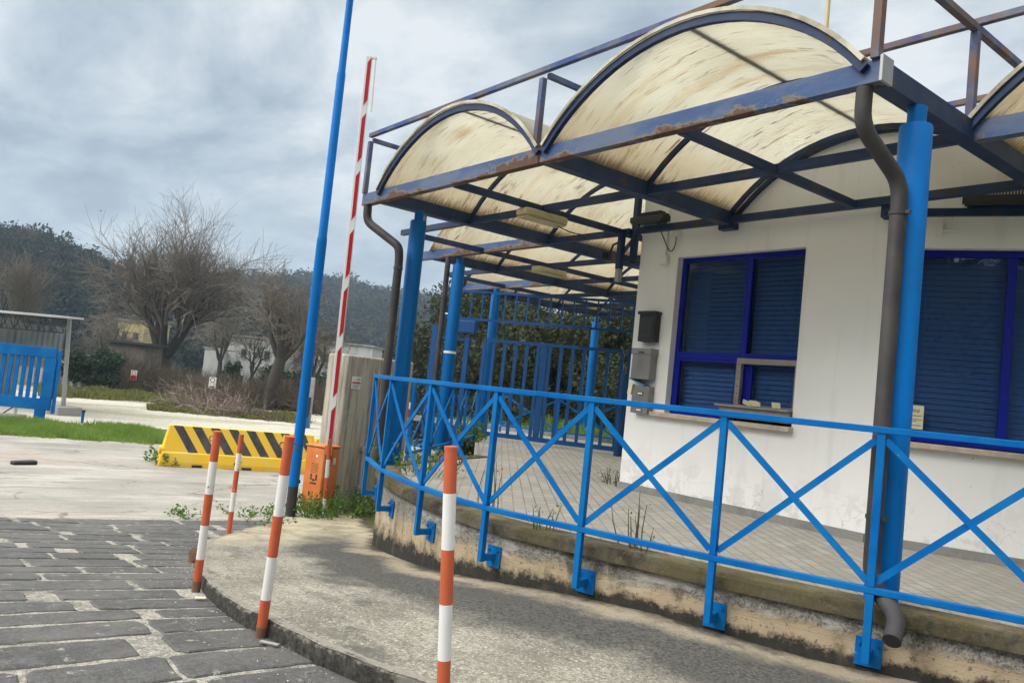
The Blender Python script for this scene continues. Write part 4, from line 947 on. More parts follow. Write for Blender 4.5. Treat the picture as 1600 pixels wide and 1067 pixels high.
mb = MB(); mb.bar(gpnt(-.75, 2.93), gpnt(GL+.9, 2.93), .04, .05); mb.bar(gpnt(-.75, 3.5), gpnt(GL+.9, 3.5), .04, .05); mb.build('frame', M_GATE, tr)
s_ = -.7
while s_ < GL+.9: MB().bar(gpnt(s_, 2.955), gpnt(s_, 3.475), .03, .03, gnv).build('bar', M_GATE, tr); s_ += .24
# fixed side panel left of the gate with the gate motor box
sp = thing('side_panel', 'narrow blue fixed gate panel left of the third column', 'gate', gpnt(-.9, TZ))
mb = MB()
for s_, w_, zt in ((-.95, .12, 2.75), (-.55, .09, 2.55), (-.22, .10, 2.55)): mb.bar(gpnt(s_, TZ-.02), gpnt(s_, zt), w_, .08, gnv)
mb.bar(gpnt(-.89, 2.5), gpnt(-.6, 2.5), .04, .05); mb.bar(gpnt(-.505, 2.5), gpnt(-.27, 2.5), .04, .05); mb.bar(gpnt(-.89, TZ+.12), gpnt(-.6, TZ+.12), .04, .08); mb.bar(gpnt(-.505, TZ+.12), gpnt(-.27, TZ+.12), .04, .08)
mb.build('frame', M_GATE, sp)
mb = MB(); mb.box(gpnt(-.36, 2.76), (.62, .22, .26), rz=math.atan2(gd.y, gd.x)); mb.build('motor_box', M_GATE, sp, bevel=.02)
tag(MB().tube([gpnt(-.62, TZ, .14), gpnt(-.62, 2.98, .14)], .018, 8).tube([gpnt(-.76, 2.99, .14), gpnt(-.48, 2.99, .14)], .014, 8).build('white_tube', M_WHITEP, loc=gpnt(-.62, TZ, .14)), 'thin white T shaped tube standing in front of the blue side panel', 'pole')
# low blue barrier with diagonal braces beyond the gate and a grass bank
bp = [gpnt(-.3, 0, -3.2), gpnt(1.1, 0, -3.2), gpnt(2.5, 0, -3.2), gpnt(3.9, 0, -3.2), gpnt(5.3, 0, -3.2)]
railing('railing', 'blue braced railing seen through the bars of the gate', [(p.x, p.y) for p in bp], 1.5, .68, .1, bracket=False)
# ---------------------------------------------------------------- concrete pier, sign, conduit, barrier
pr = thing('concrete_pier', 'tall weathered board marked concrete gate pier behind the orange barrier', 'pier', (-11.7, 6.3, -.65))
mb = MB(); mb.prism([(-11.52, 5.86), (-11.86, 7.3), (-12.35, 7.2), (-12.05, 5.78)], -.9, 1.87)
pb = mb.build('shaft', M_PIER, pr, bevel=.03)
pd = V((-.34, 1.44, 0)).normalized(); pn = V((pd.y, -pd.x, 0)); pa = V((-11.52, 5.86, 0))
PF = Fr(pa, pd)
sg = thing('warning_sign', 'small white and red pictogram sign on the concrete pier', 'sign', PF.p(.2, .005, 1.42))
mb = MB(); PF.box(mb, .13, .31, 1.33, 1.53, .006, .006); mb.build('plate', M_WHITEP, sg, smooth=False)
mb = MB(); PF.box(mb, .14, .305, 1.42, 1.447, .0102, .002); mb.build('red_band', M_RED, sg, smooth=False)
mb = MB()
for k in range(12):
    a0, a1 = R(30*k), R(30*k+30); mb.bar(PF.p(.262+.032*math.cos(a0), .0105, 1.486+.022*math.sin(a0)), PF.p(.262+.032*math.cos(a1), .0105, 1.486+.022*math.sin(a1)), .004, .005, pn)
PF.box(mb, .15, .168, 1.475, 1.482, .0105, .002); PF.box(mb, .19, .206, 1.478, 1.492, .0105, .002); PF.box(mb, .255, .27, 1.478, 1.496, .0105, .002)
for k in range(4): PF.box(mb, .15, .295-.02*(k % 2), 1.397-k*.015, 1.401-k*.015, .0105, .002)
mb.build('pictogram', M_INK, sg, smooth=False)
cd = thing('conduit', 'short grey conduit pipe clamped to the foot of the concrete pier', 'pipe', PF.p(.52, .03, 0))
MB().tube([PF.p(.50, .05, -.62), PF.p(.52, .05, .42)], .038, 12).build('pipe', M_GALV, cd)
for q in ((.455, .58, .33, .40), (.44, .565, -.28, -.21)): mb = MB(); PF.box(mb, *q, .05, .10); mb.build('clamp', M_GALV, cd, bevel=.006)
bc = at(501, 740, 12.5); bc.z = gz(bc.x, bc.y)
bb = thing('boom_barrier', 'orange barrier cabinet with its red and white arm raised upright', 'barrier', bc)
cr = R(24); cw, cdp, ch_ = .38, .34, 1.0
class Bx:
    def __init__(s, c, rz): s.c = V(c); s.r = Matrix.Rotation(rz, 3, 'Z'); s.rz = rz
    def p(s, x, y, z): return s.c + s.r @ V((x, y, z))
    def box(s, mb, x, y, z, sx, sy, sz): return mb.box(s.p(x, y, z), (sx, sy, sz), rz=s.rz)
cb = Bx(bc, cr)
mb = MB(); cb.box(mb, 0, 0, .5, cw, cdp, ch_); mb.build('cabinet', M_ORANGE, bb, bevel=.012)
mb = MB(); cb.box(mb, 0, 0, 1.022, cw+.03, cdp+.03, .025); mb.build('cabinet_lid', M_ORANGE, bb, bevel=.006)
mb = MB(); cb.box(mb, 0, -cdp/2-.004, .5, cw-.03, .008, .93); dr = mb.build('cabinet_door', M_ORANGE, bb, bevel=.003)
mb = MB()
for k in range(7): cb.box(mb, .02, -cdp/2-.0085, .62+k*.022, .14, .003, .007)
mb.build('vent_slots', M_RUST, dr)
mb = MB(); cb.box(mb, .02, -cdp/2-.0085, .53, .12, .003, .11); mb.build('emblem_panel', M_ORANGE, dr)
mb = MB()
for x in (-.03, .07): cb.box(mb, x, -cdp/2-.011, .545, .028, .003, .09)
cb.box(mb, .02, -cdp/2-.011, .50, .05, .003, .03)
for x in (-.025, .02, .062): cb.box(mb, x, -cdp/2-.0095, .45, .036, .004, .026); 
mb.build('emblem', M_INK, dr)
mb = MB(); cb.box(mb, .04, -cdp/2-.0095, .87, .04, .004, .04); mb.build('lock_plate', M_WHITEP, dr)
mb = MB(); cb.box(mb, cw/2+.003, .06, .80, .006, .05, .10); mb.build('side_plate', M_WHITEP, bb)
a0, a1 = at(513, 706, 12.2), at(577.3, 88, 12.2); ad = (a1-a0); AL = ad.length; ad.normalize()
an = V((CF.x, CF.y, 0)).normalized()*-1; asd = ad.cross(an).normalized()      # arm face looks towards the road
an = asd.cross(ad)
ar = MB().bar(a0, a1, .045, .098, asd).build('arm', M_WHITEP, bb, bevel=.006)
stp = MB()
seg = [(90, 157), (177, 246), (267, 336), (358, 427), (447, 518), (540, 612), (633, 700)]
for y0, y1 in seg:
    f0, f1 = (706-y1)/618*AL, (706-y0)/618*AL; w0, w1 = -.040, .014
    def q(u, s_, o): return a0+ad*u+asd*s_+an*o
    sg_ = -1
    c4 = [(f0, w0*-sg_ if False else .044), (f0-.09, -.012), (f1-.09, -.012), (f1, .044)]
    vs = [q(u, s_, .0235) for u, s_ in c4]+[q(u, s_, .0265) for u, s_ in c4]
    stp.add(vs, [(0, 3, 2, 1), (4, 5, 6, 7), (0, 1, 5, 4), (1, 2, 6, 5), (2, 3, 7, 6), (3, 0, 4, 7)])
stp.build('reflective_strips', M_RED, ar, smooth=False)
rd = MB(); rd.tube([a1+asd*.10-ad*.02, a1+asd*.115-ad*.85], .012, 8); rd.bar(a1+asd*.03-ad*.03, a1+asd*.12-ad*.02, .03, .03); rd.build('folded_support_rod', M_WHITEP, ar)
hb = MB(); ap = a0+ad*.04; hb.bar(ap-an*.05, cb.p(cw/2-.02, 0, .86), .07, .07); hb.bar(a0-ad*.04, a0+ad*.10, .06, .11, asd); hb.build('arm_hub', M_ORANGE, bb)

# ---------------------------------------------------------------- bollards and the blue pole
def bollard(label, base, top, bands, r=.03, hook=False, mats=(M_BR, M_BW)):
    base, top = V(base), V(top); b = thing('bollard', label, 'bollard', base, 'red and white steel bollards')
    ax = top-base
    for (f0, f1, kind) in bands:
        rr = r*(1.06 if kind == 2 else 1); p0, p1 = base+ax*f0, base+ax*f1
        mt = (mats[0], mats[1], M_RUST)[kind]
        mb = MB(); mb.tube([p0, p1], rr, 24)
        if f1 >= .999: mb.tube([p1-ax*.012, p1+ax*.002], rr*1.05, 24)
        mb.build(('red_band', 'white_band', 'rusty_foot')[kind], mt, b)
    if hook:
        t = top-ax*.03
        for sgn in (-1, 1): hk = MB(); hk.tube(bend([t+HR*sgn*r*.9, t+HR*sgn*(r+.022)+V((0, 0, -.004)), t+HR*sgn*(r+.022)+V((0, 0, -.035)), t+HR*sgn*(r+.006)+V((0, 0, -.04))], .012, 3), .004, 6); hk.build('chain_eye', M_RUST, b)
    return b
def gpt(px, py, off=0):
    lo, hi = 2., 90.
    for _ in range(60):
        mid = (lo+hi)/2; p = at(px, py, mid)
        if p.z > gz(p.x, p.y)+off: lo = mid
        else: hi = mid
    return at(px, py, (lo+hi)/2)
def fr(y0, y1, ys): return [(y0-y)/(y0-y1) for y in ys]
pL = V((-6.08, 2.075, gz(-6.08, 2.075)+.0)); tL = at(340, 674, 5.98)
f = fr(926, 674, (926, 908, 874, 821, 772, 721, 674)); bollard('rusty red and white bollard on the kerb edge, left of the yellow barrier end', pL, tL, [(f[0], f[1], 2), (f[1], f[2], 0), (f[2], f[3], 1), (f[3], f[4], 0), (f[4], f[5], 1), (f[5], 1, 0)], hook=True)
pM = V((-4.61, 1.985, gz(-4.6, 2.0)-.005)); tM = at(453, 682, 4.76)
f = fr(1001, 682, (1001, 979, 937, 870, 806, 742, 682)); bollard('red and white kerb bollard with a bare metal foot, before the tall blue pole', pM, tM, [(f[0], f[1], 2), (f[1], f[2], 0), (f[2], f[3], 1), (f[3], f[4], 0), (f[4], f[5], 1), (f[5], 1, 0)], hook=True)
pB = gpt(357, 835); tB = at(377.5, 679, 9.75)
f = fr(835, 679, (835, 799, 769, 735.5, 708, 679)); bollard('chipped red and white bollard standing farthest back on the pavement end', pB, tB, [(f[0], f[1], 0), (f[1], f[2], 1), (f[2], f[3], 0), (f[3], f[4], 1), (f[4], 1, 0)], hook=False)
tF = at(705, 698, 3.62); pF = at(692, 1108, 3.56); pF.z = gz(pF.x, pF.y)+.12
f = fr(1108, 698, (1108, 1026, 941, 857, 770, 698)); bollard('clean leaning red and white bollard in the middle of the pavement, nearest of all', pF, tF, [(f[0], f[1], 0), (f[1], f[2], 1), (f[2], f[3], 0), (f[3], f[4], 1), (f[4], 1, 0)], hook=True, mats=(M_BRN, M_BWN))
pS = gpt(508, 787); tS = at(515.5, 687, 11.9); pS = at(507.5, 789, 11.9); pS.z = gz(pS.x, pS.y)
f = fr(787, 687, (787, 762, 735, 712, 687)); bollard('short red and white bollard right in front of the orange cabinet', pS, tS, [(f[0], f[1], 1), (f[1], f[2], 0), (f[2], f[3], 1), (f[3], 1, 0)])
pb0 = V((-11.14, 5.03, gz(-11.14, 5.03))); pt = at(547, 0, 11.7); pd_ = (pt-pb0).normalized(); 
bp_ = thing('tall_pole', 'tall tapering blue steel pole beside the barrier', 'pole', pb0)
def pz(y): return pb0+pd_*((at(500, y+(500-500)*.0, 11.7).z-pb0.z))
z1, z2 = 3.5-pb0.z, 5.92-pb0.z
mb = MB(); mb.tube([pb0+pd_*.45, pb0+pd_*(z1-.05), pb0+pd_*z1, pb0+pd_*(z1+.03), pb0+pd_*z2, pb0+pd_*(z2+.03), pb0+pd_*9.5], [.076, .074, .073, .064, .062, .053, .046], 24); mb.build('shaft', M_COL, bp_)
mb = MB(); mb.tube([pb0, pb0+pd_*.45], .074, 24); mb.build('black_foot', M_DARKMET, bp_)
mb = MB(); e_ = pb0+pd_*.52; mb.box(e_+HR*.075, (.03, .03, .05)); mb.build('earth_bolt', M_DARKMET, bp_)

# ---------------------------------------------------------------- yellow plastic barrier
ja, jb_ = gpt(246, 728), gpt(497, 741); jd = jb_-ja; JL = jd.length; jz = jd.z/JL; jd.z = 0; jd.normalize(); jn = V((jd.y, -jd.x, 0))
jr = thing('road_barrier', 'long yellow road barrier with black diagonal stripes across the road', 'road barrier', ja)
def jp(u, o, h): q = ja+jd*u+jn*o; return V((q.x, q.y, ja.z+jz*u+h))
prof = [(-.0, 0), (-.0, .10), (-.035, .28), (-.06, .30), (-.16, .84), (-.34, .84), (-.44, .30), (-.465, .28), (-.5, .10), (-.5, 0)]
mb = MB(); vs = []; us = [0, .06, .16, JL-.16, JL-.06, JL]
for u in us:
    k = .0 if 0 < us.index(u) < 5 else 0
    for o, h in prof: 
        sh_ = (.18*h if u < .1 else (-.18*h if u > JL-.1 else (.16*h if u < .2 else -.16*h)))
        vs.append(jp(u+sh_, o, h))
n = len(prof); fs = []
for i in range(len(us)-1):
    for j in range(n): fs.append((i*n+j, (i+1)*n+j, (i+1)*n+(j+1) % n, i*n+(j+1) % n))
fs.append(tuple(range(n))); fs.append(tuple(5*n+j for j in range(n))[::-1])
mb.add(vs, fs); body = mb.build('body', M_YEL, jr, smooth=False, bevel=.015)
sm = MB(); u = .22; hb_, ht = .305, .835
def face(u, h, e=.004): 
    o = -.06+(-.10)*(h-.30)/.54; return jp(u, o+e, h)
while u < JL-.15:
    a, b, c_, d_ = face(min(u+.34, JL-.1), hb_), face(min(u+.53, JL-.1), hb_), face(min(u+.19, JL-.2), ht), face(min(u, JL-.2), ht)
    e = jn*.003
    sm.add([a, b, c_, d_, a-e*3, b-e*3, c_-e*3, d_-e*3], [(0, 1, 2, 3), (0, 4, 5, 1), (1, 5, 6, 2), (2, 6, 7, 3), (3, 7, 4, 0)]); u += .365
sm.build('black_stripes', M_STRIPE, body, smooth=False)
lt = MB(); lt.prism([tuple(face(.20, ht).xy), tuple(face(.21, ht).xy), tuple(face(.21, hb_).xy)], 0, 0) if False else None
for u in (.75, 1.75, 2.7):
    mb = MB(); c = jp(u, .0, .03); mb.box(c, (.2, .03, .06), rz=math.atan2(jd.y, jd.x)); mb.build('fork_slot', M_DARKMET, jr)
mb = MB(); c = jp(JL*.765, -.10, .72); mb.box(c, (.10, .09, .16), rz=math.atan2(jd.y, jd.x)); mb.build('fill_cap', M_YEL, jr, bevel=.015)
mb = MB(); c = jp(JL*.985, -.02, .74); mb.box(c, (.20, .16, .11), rz=math.atan2(jd.y, jd.x)); mb.build('warning_lamp', M_YEL, jr, bevel=.02)
mb = MB(); c = jp(.14, -.25, .33); mb.tube([c-jd*.14+jn*.10, c-jd*.02+jn*.10], .09, 14); mb.build('coupling', M_YEL, jr)

# ---------------------------------------------------------------- left yard: sliding gate, posts, shed
ga, gb = gpt(76, 661), gpt(-140, 640)
gdir = (gb-ga); gdir.z = 0; GLn = gdir.length; gdir.normalize(); gn = V((gdir.y, -gdir.x, 0))
z0 = ga.z; sgt = thing('sliding_gate', 'bright blue sliding gate of slanted slats at the left edge of the yard', 'gate', ga)
def sp_(u, z, o=0): q = ga+gdir*u+gn*o; return V((q.x, q.y, z0+z))
mb = MB(); mb.bar(sp_(0.02, 2.12), sp_(GLn, 2.12), .10, .32); mb.bar(sp_(.02, .55), sp_(GLn, .55), .10, .34); mb.bar(sp_(.17, .72), sp_(.17, 1.96), .34, .10, gn)
mb.bar(sp_(.30, 0), sp_(.30, .38), .30, .10, gn); mb.build('gate_frame', M_RAIL, sgt, bevel=.01)
mb = MB(); mb.bar(sp_(-.06, .3, .02), sp_(-.06, 2.2, .02), .10, .05, gn); mb.build('end_stop', M_COL, sgt)
u = .52
while u < GLn: MB().bar(sp_(u, .72), sp_(u, 1.96), .11, .05, gn).build('slat', M_RAIL, sgt); u += .205
ft = thing('gate_support', 'white gate roller post on a small concrete footing under the blue sliding gate', 'post', sp_(1.05, 0, .12))
mb = MB(); mb.tube([sp_(1.08, .08, .13), sp_(1.05, .40, .13)], .045, 12); mb.build('post', M_WHITEP, ft)
mb = MB(); mb.box(sp_(1.05, .50, .13), (.12, .10, .26)); mb.tube([sp_(1.1, .42, .14), sp_(1.5, .12, .2), sp_(2.2, .08, .2)], .02, 6); mb.build('roller', M_DARKMET, ft)
mb = MB(); mb.box(sp_(1.3, .05, .2), (.9, .4, .22), rz=math.atan2(gdir.y, gdir.x)); mb.build('footing', M_BLOCK, ft, bevel=.02)
p = gpt(128, 661); t = thing('short_post', 'short blue post with a dark cap in the grass right of the sliding gate', 'post', p)
mb = MB(); mb.tube([p, p+V((0, 0, .36))], .045, 12); mb.build('post', M_RAIL, t); mb = MB(); mb.box(p+V((.0, 0, .39)), (.12, .1, .06)); mb.build('cap', M_BLACK, t)
p = gpt(97, 648)
t = thing('steel_post', 'slender grey shed post on a concrete block', 'post', p)
mb = MB(); mb.tube([p+V((0, 0, .3)), at(109, 497, 28.6)], .075, 10); mb.build('post', M_GALV, t)
mb = MB(); mb.box(p+V((.1, .05, .12)), (.7, .9, .40), rz=R(20)); mb.build('block', M_BLOCK, t, bevel=.03)
sd_ = thing('shed', 'open grey shed with a thin lattice roof and corrugated wall behind the sliding gate', 'shed', gpt(60, 640))
r0, r1 = at(131, 500, 28.2), at(-120, 478, 27); back = V((r0.x, r0.y, 0)).normalized()*9+V((0, 0, .25))+HR*-1.2
mb = MB(); a, b, c_, d_ = r0, r1, r1+back, r0+back
up = V((0, 0, .07)); mb.add([a, b, c_, d_, a+up, b+up, c_+up, d_+up], [(3, 2, 1, 0), (4, 5, 6, 7), (0, 1, 5, 4), (1, 2, 6, 5), (2, 3, 7, 6), (3, 0, 4, 7)]); mb.build('roof', M_CORRW, sd_, smooth=False)
mb = MB(); rl = (r1-r0); nseg = 22; s0 = .13
for k in range(nseg):
    p0 = r0.lerp(r1, s0+(1-s0)*k/nseg)+V((0, 0, -.03))+HF*.1; p1 = r0.lerp(r1, s0+(1-s0)*(k+1)/nseg)+V((0, 0, -.03))+HF*.1
    q0, q1 = p0-V((0, 0, .48)), p1-V((0, 0, .48))
    mb.bar(q0, q1, .05, .05); mb.bar(p0, p1, .05, .05); mb.bar(p0, q1 if k % 2 else q0, .03, .03, (0, 1, 0)); mb.bar(q0 if k % 2 else p0, p1 if k % 2 == 0 else p1, .03, .03, (0, 1, 0)) if False else mb.bar(q0, p1, .03, .03, (0, 1, 0))
mb.build('roof_lattice', M_DARKMET, sd_, smooth=False)
w0, w1 = at(96, 560, 36), at(-200, 545, 33); w0.z = w1.z = 0
def corr_wall(name, a, b, z0, z1, mat, parent, pitch=.2, amp=.03):
    L_ = (b-a).length; n_ = int(L_/pitch*4); d = (b-a).normalized(); nn = V((d.y, -d.x, 0)); P = []
    for k in range(n_+1):
        q = a+d*L_*k/n_+nn*amp*math.sin(k*math.pi/2); P.append([(q.x, q.y, z0), (q.x, q.y, z1)])
    return grid_mesh(name, P, mat, None, parent)
mid = w0.lerp(w1, .27)
corr_wall('back_wall', w0, mid, .35, 2.25, M_CORR, sd_); corr_wall('back_wall', mid+HF*.2, w1+HF*.2, -1.1, 2.4, M_CORR, sd_, .28)
c0, c1 = at(141, 560, 51), at(-160, 560, 48); c0.z = c1.z = 0
cf = thing('corrugated_fence', 'low pale corrugated fence with a yellow diagonal strip behind the steel post', 'fence', gp(100, 50))
corr_wall('panel', c0, c1, -1.15, .95, M_CORRW, cf, .45, .05)
y0_, y1_ = at(94, 560, 50.3), at(127, 601, 50.5); MB().bar(y0_, y1_, .05, .16, HF).build('yellow_strip', M_YEL, cf)
rfm = MB(); a, b = at(142, 563, 50), at(60, 545, 49); rfm.bar(a, b, 1.6, .08); rfm.build('lean_to_roof', M_DARKMET, cf)
# concrete post with a blue bin beyond the pole
p = gpt(480, 668); t = thing('concrete_post', 'grey concrete post standing in the lot just right of the tall blue pole', 'post', p)
mb = MB(); mb.bar(p, at(489, 590, 36.7), .22, .22, HF); mb.build('post', M_BLOCK, t, bevel=.02)
p = gpt(472, 668); t = thing('lot_box', 'small blue box with a black pipe at the foot of the concrete post', 'box', p)
mb = MB(); mb.box(p+V((0, 0, .22)), (.5, .35, .5), rz=R(30)); mb.build('box', M_BLUESH, t, bevel=.03); mb = MB(); mb.tube([p+HR*.15+V((0, 0, .3)), p+HR*.18+V((0, 0, 1.4))], .09, 10); mb.build('pipe', M_BLACK, t)
# blue sheet fence far behind the left columns
fa, fb_ = at(600, 620, 33), at(770, 620, 29); 
fs_ = thing('sheet_fence', 'plain blue sheet metal fence behind the terrace side railing', 'fence', (fa.x, fa.y, -1))
mb = MB(); mb.bar((fa.x, fa.y, .05), (fb_.x, fb_.y, .05), .05, 2.5); mb.build('panel', M_BLUESH, fs_)
mb = MB()
for k in range(9): q = fa.lerp(fb_, k/8); mb.bar((q.x, q.y, -1.2), (q.x, q.y, 1.36), .07, .09, HF)
mb.build('post', M_COL, fs_)
p = at(639, 640, 17.5); t = thing('hanging_lamp', 'small red and white signal lamp between the rails at the left column', 'lamp', p)
mb = MB(); mb.tube([p+V((0, 0, .16)), p+V((0, 0, .02))], [.035, .06], 12); mb.build('neck', M_WHITEP, t)
mb = MB(); mb.tube([p+V((0, 0, .02)), p-V((0, 0, .10)), p-V((0, 0, .16))], [.065, .065, .03], 14); mb.build('red_lens', M_RED, t)
mb = MB(); mb.tube([p-V((0, 0, .16)), p-V((0, 0, .90))], .02, 8); mb.build('stem', M_GALV, t)
# long white greenhouse-like shed with posts
g0, g1 = at(560, 575, 120), at(770, 592, 120)
gh = thing('long_shed', 'long low white shed far behind the left columns', 'shed', (g0.x, g0.y, -1.1))
mb = MB(); mb.bar((g0.x, g0.y, .4), (g1.x, g1.y, .4), 8, 3.6); mb.build('wall', M_HOUSE, gh)
mb = MB(); mb.bar((g0.x, g0.y, 2.3), (g1.x, g1.y, 2.3), 9, .25); mb.build('roof', M_CORRW, gh)
for k in range(6):
    p = at(600+k*30, 590, 60); mb = MB(); mb.bar((p.x, p.y, -1.2), (p.x, p.y, 2.0), .12, .12, HF); mb.bar((p.x, p.y, 1.7), tuple(V((p.x, p.y, 2.0))+HR*.6), .08, .08, HF)
    tag(mb.build('fence_post', M_BARK, loc=(p.x, p.y, -1.2)), 'thin dark fence post with a slanted top in front of the long white shed', 'post', 'dark posts before the long shed')

# ---------------------------------------------------------------- vegetation
def rnd_dir(rng): 
    while True:
        v = V((rng.uniform(-1, 1), rng.uniform(-1, 1), rng.uniform(-1, 1)))
        if .05 < v.length < 1: return v.normalized()
TMIN = .009
def branch(mb, rng, p, d, L_, r, lvl, maxl, nch, up, droop, spread, n_sides=(9, 7, 5, 4, 3, 3), wob=.18, bias=0.):
    ns = (7, 6, 5, 4, 3, 3)[lvl]; pts = [p]; rr = [r]; cur = V(p); dd = V(d)
    for k in range(ns):
        dd = (dd + rnd_dir(rng)*wob + V((0, 0, up if lvl < 3 else -droop))).normalized(); cur = cur+dd*(L_/ns); pts.append(V(cur)); rr.append(max(TMIN, r*(1-(k+1)/ns*(.62 if lvl < maxl else .85))))
    (mb[0] if lvl < 2 else mb[1]).tube(pts, rr, n_sides[lvl], cap=False)
    if lvl >= maxl: return
    n = nch[lvl]
    for k in range(n):
        f = rng.uniform(.28, 1.0) if lvl else rng.uniform(.55, 1.0)
        i = min(ns-1, int(f*ns)); q = pts[i].lerp(pts[i+1], f*ns-i); t = (pts[i+1]-pts[i]).normalized()
        side = (rnd_dir(rng)); side = (side-t*side.dot(t)).normalized(); nd = (t*(1-spread)+side*spread*rng.uniform(.7, 1.3)+V((0, 0, bias))).normalized()
        branch(mb, rng, q, nd, L_*rng.uniform(.5, .78), max(.006, rr[i]*rng.uniform(.42, .66)), lvl+1, maxl, nch, up, droop, spread, n_sides, wob, bias)
def bare_tree(name, label, base, h, seed, maxl=4, nch=(6, 6, 6, 6), r=.4, trunk=.25, spread=.55, up=.10, droop=.06, lean=(0, 0), group=None, mat=None, forks=5, wob=.18, hmult=.42, thick=.53, bias=0.):
    rng = random.Random(seed); base = V(base); t = thing(name, label, 'tree', base, group)
    mb = (MB(), MB()); p0 = base-V((0, 0, .3)); p1 = base+V((lean[0], lean[1], h*trunk))
    mb[0].tube([p0, base.lerp(p1, .3)+V((0, 0, 0)), base.lerp(p1, .7)+rnd_dir(rng)*r*.3, p1], [r*1.25, r, r*.92, r*.85], 10, cap=False)
    for k in range(forks):
        an = 2*math.pi*(k+rng.uniform(-.3, .3))/forks; sp_ = rng.uniform(.30, 1.15)*spread*1.6
        d = V((math.cos(an)*sp_, math.sin(an)*sp_, 1)).normalized()
        branch(mb, rng, p1-V((0, 0, r*.6)), d, h*hmult*rng.uniform(.8, 1.15), r*thick*rng.uniform(.85, 1.15), 1, maxl, nch, up, droop, spread, wob=wob, bias=bias)
    mb[0].build('trunk', M_BARK, t); mb[1].build('crown', mat or M_TWIG, t)
    return t
bare_tree('bare_tree', 'broad leafless tree with a thick forked trunk behind the yard, largest of the bare trees', gp(256, 64), 12.0, 5, nch=(0, 8, 8, 9), r=.66, trunk=.20, spread=.53, up=.035, droop=.02, forks=8, group='bare trees behind the yard', hmult=.53, wob=.15, thick=.60, bias=.16)
bare_tree('bare_tree', 'gnarled dark pollarded tree with thin shoots left of the blue pole', gp(424, 47.6), 8.6, 9, nch=(0, 7, 6, 5), r=.40, trunk=.36, spread=.50, up=.10, droop=.0, lean=(.25, .45), forks=6, group='bare trees behind the yard', hmult=.36)
bare_tree('bare_tree', 'slim pale bare tree at the left edge behind the shed roof', gp(22, 62), 9.2, 21, nch=(0, 7, 6, 6), r=.2, trunk=.2, spread=.32, up=.25, droop=0, forks=5, group='bare trees behind the yard', mat=M_TWIG, hmult=.42)
bare_tree('bare_tree', 'low spreading bare tree between the shed and the broad tree', gp(168, 78), 7.5, 33, nch=(0, 6, 6, 6), r=.3, trunk=.2, spread=.6, up=.08, droop=.04, forks=6, group='bare trees behind the yard', hmult=.42)
bare_tree('bare_tree', 'bare tree crossing in front of the right part of the broad tree', gp(345, 82), 9.5, 14, nch=(0, 6, 7, 6), r=.26, trunk=.25, spread=.6, up=.08, droop=.05, forks=5, group='bare trees behind the yard', hmult=.42)
bare_tree('bare_tree', 'small dark bare tree in front of the white house', gp(396, 56), 5.6, 17, nch=(0, 5, 5, 4), r=.16, trunk=.3, spread=.5, up=.1, droop=.0, forks=4, group='bare trees behind the yard', mat=M_BARK, hmult=.42)
bare_tree('bare_tree', 'olive tinted bare tree directly behind the tall blue pole', gp(492, 62), 7, 44, nch=(0, 6, 7, 7), r=.2, trunk=.25, spread=.6, up=.03, droop=.12, forks=6, group='bare trees behind the yard', mat=M_TWIG2, hmult=.42)
def leaves(centers, n, spread, size, rng, flat=.0):
    """loose quads scattered round the centres; returns (n*4, 3)"""
    c = np.asarray(centers, float); idx = rng.integers(0, len(c), n); g = rng.normal(size=(n, 3)); g /= np.linalg.norm(g, axis=1)[:, None]; rad = rng.random(n)**.5
    p = c[idx]+g*rad[:, None]*np.asarray(spread)
    a = rng.normal(size=(n, 3)); a /= np.linalg.norm(a, axis=1)[:, None]; b = np.cross(a, rng.normal(size=(n, 3))); b /= np.linalg.norm(b, axis=1)[:, None]
    s_ = size*(.6+.8*rng.random(n))[:, None]; w_ = s_*.45
    return np.stack([p-a*s_, p+b*w_, p+a*s_, p-b*w_], 1).reshape(-1, 3)
def bush(name, label, cat, base, w, h, n, size, mat, seed, group=None, stem=True, d=None):
    rng = np.random.default_rng(seed); base = V(base); t = thing(name, label, cat, base, group)
    k = 26; cs = np.stack([base.x+(rng.random(k)-.5)*w, base.y+(rng.random(k)-.5)*(d or w), base.z+h*(.18+.68*rng.random(k))], 1)
    raw_mesh('crown', leaves(cs, n, (w*.2, (d or w)*.2, h*.17), size, rng), 4, mat, parent=t)
    r2 = random.Random(seed); mb = MB()
    for j in range(5):
        e = V(cs[j]); mb.tube([base-V((0, 0, .1)), base.lerp(e, .5)+rnd_dir(r2)*.1*h, e], [h*.022, h*.014, h*.005], 5, cap=False)
    mb.build('trunk', M_BARK, t)
    return t
def twig_bush(name, label, base, w, h, n, seed, mat, group=None, th=.012, kind=None, cat='bush', d=None, stiff=.3):
    rng = random.Random(seed); mb = MB(); base = V(base)
    for k in range(n):
        o = V((rng.uniform(-.5, .5)*w, rng.uniform(-.5, .5)*(d or w), 0)); p = base+o; p.z = gz(p.x, p.y)-.03
        dd = (V((o.x/w*.9, o.y/(d or w)*.9, 1))+rnd_dir(rng)*stiff*1.6).normalized(); L_ = h*rng.uniform(.4, 1.05); pts = [p]; cur = p
        for j in range(4): dd = (dd+rnd_dir(rng)*stiff+V((0, 0, -.06*j))).normalized(); cur = cur+dd*L_/4; pts.append(cur)
        mb.tube(pts, [th, th*.8, th*.6, th*.45, th*.25], 3, cap=False)
        for q in range(3):
            j = rng.randint(1, 3); e = pts[j]+((pts[j]-pts[j-1]).normalized()+rnd_dir(rng)*.8).normalized()*L_*.3; mb.tube([pts[j], e], [th*.5, th*.2], 3, cap=False)
    o = mb.build(name, mat, loc=base, smooth=False); tag(o, label, cat, group, kind); return o
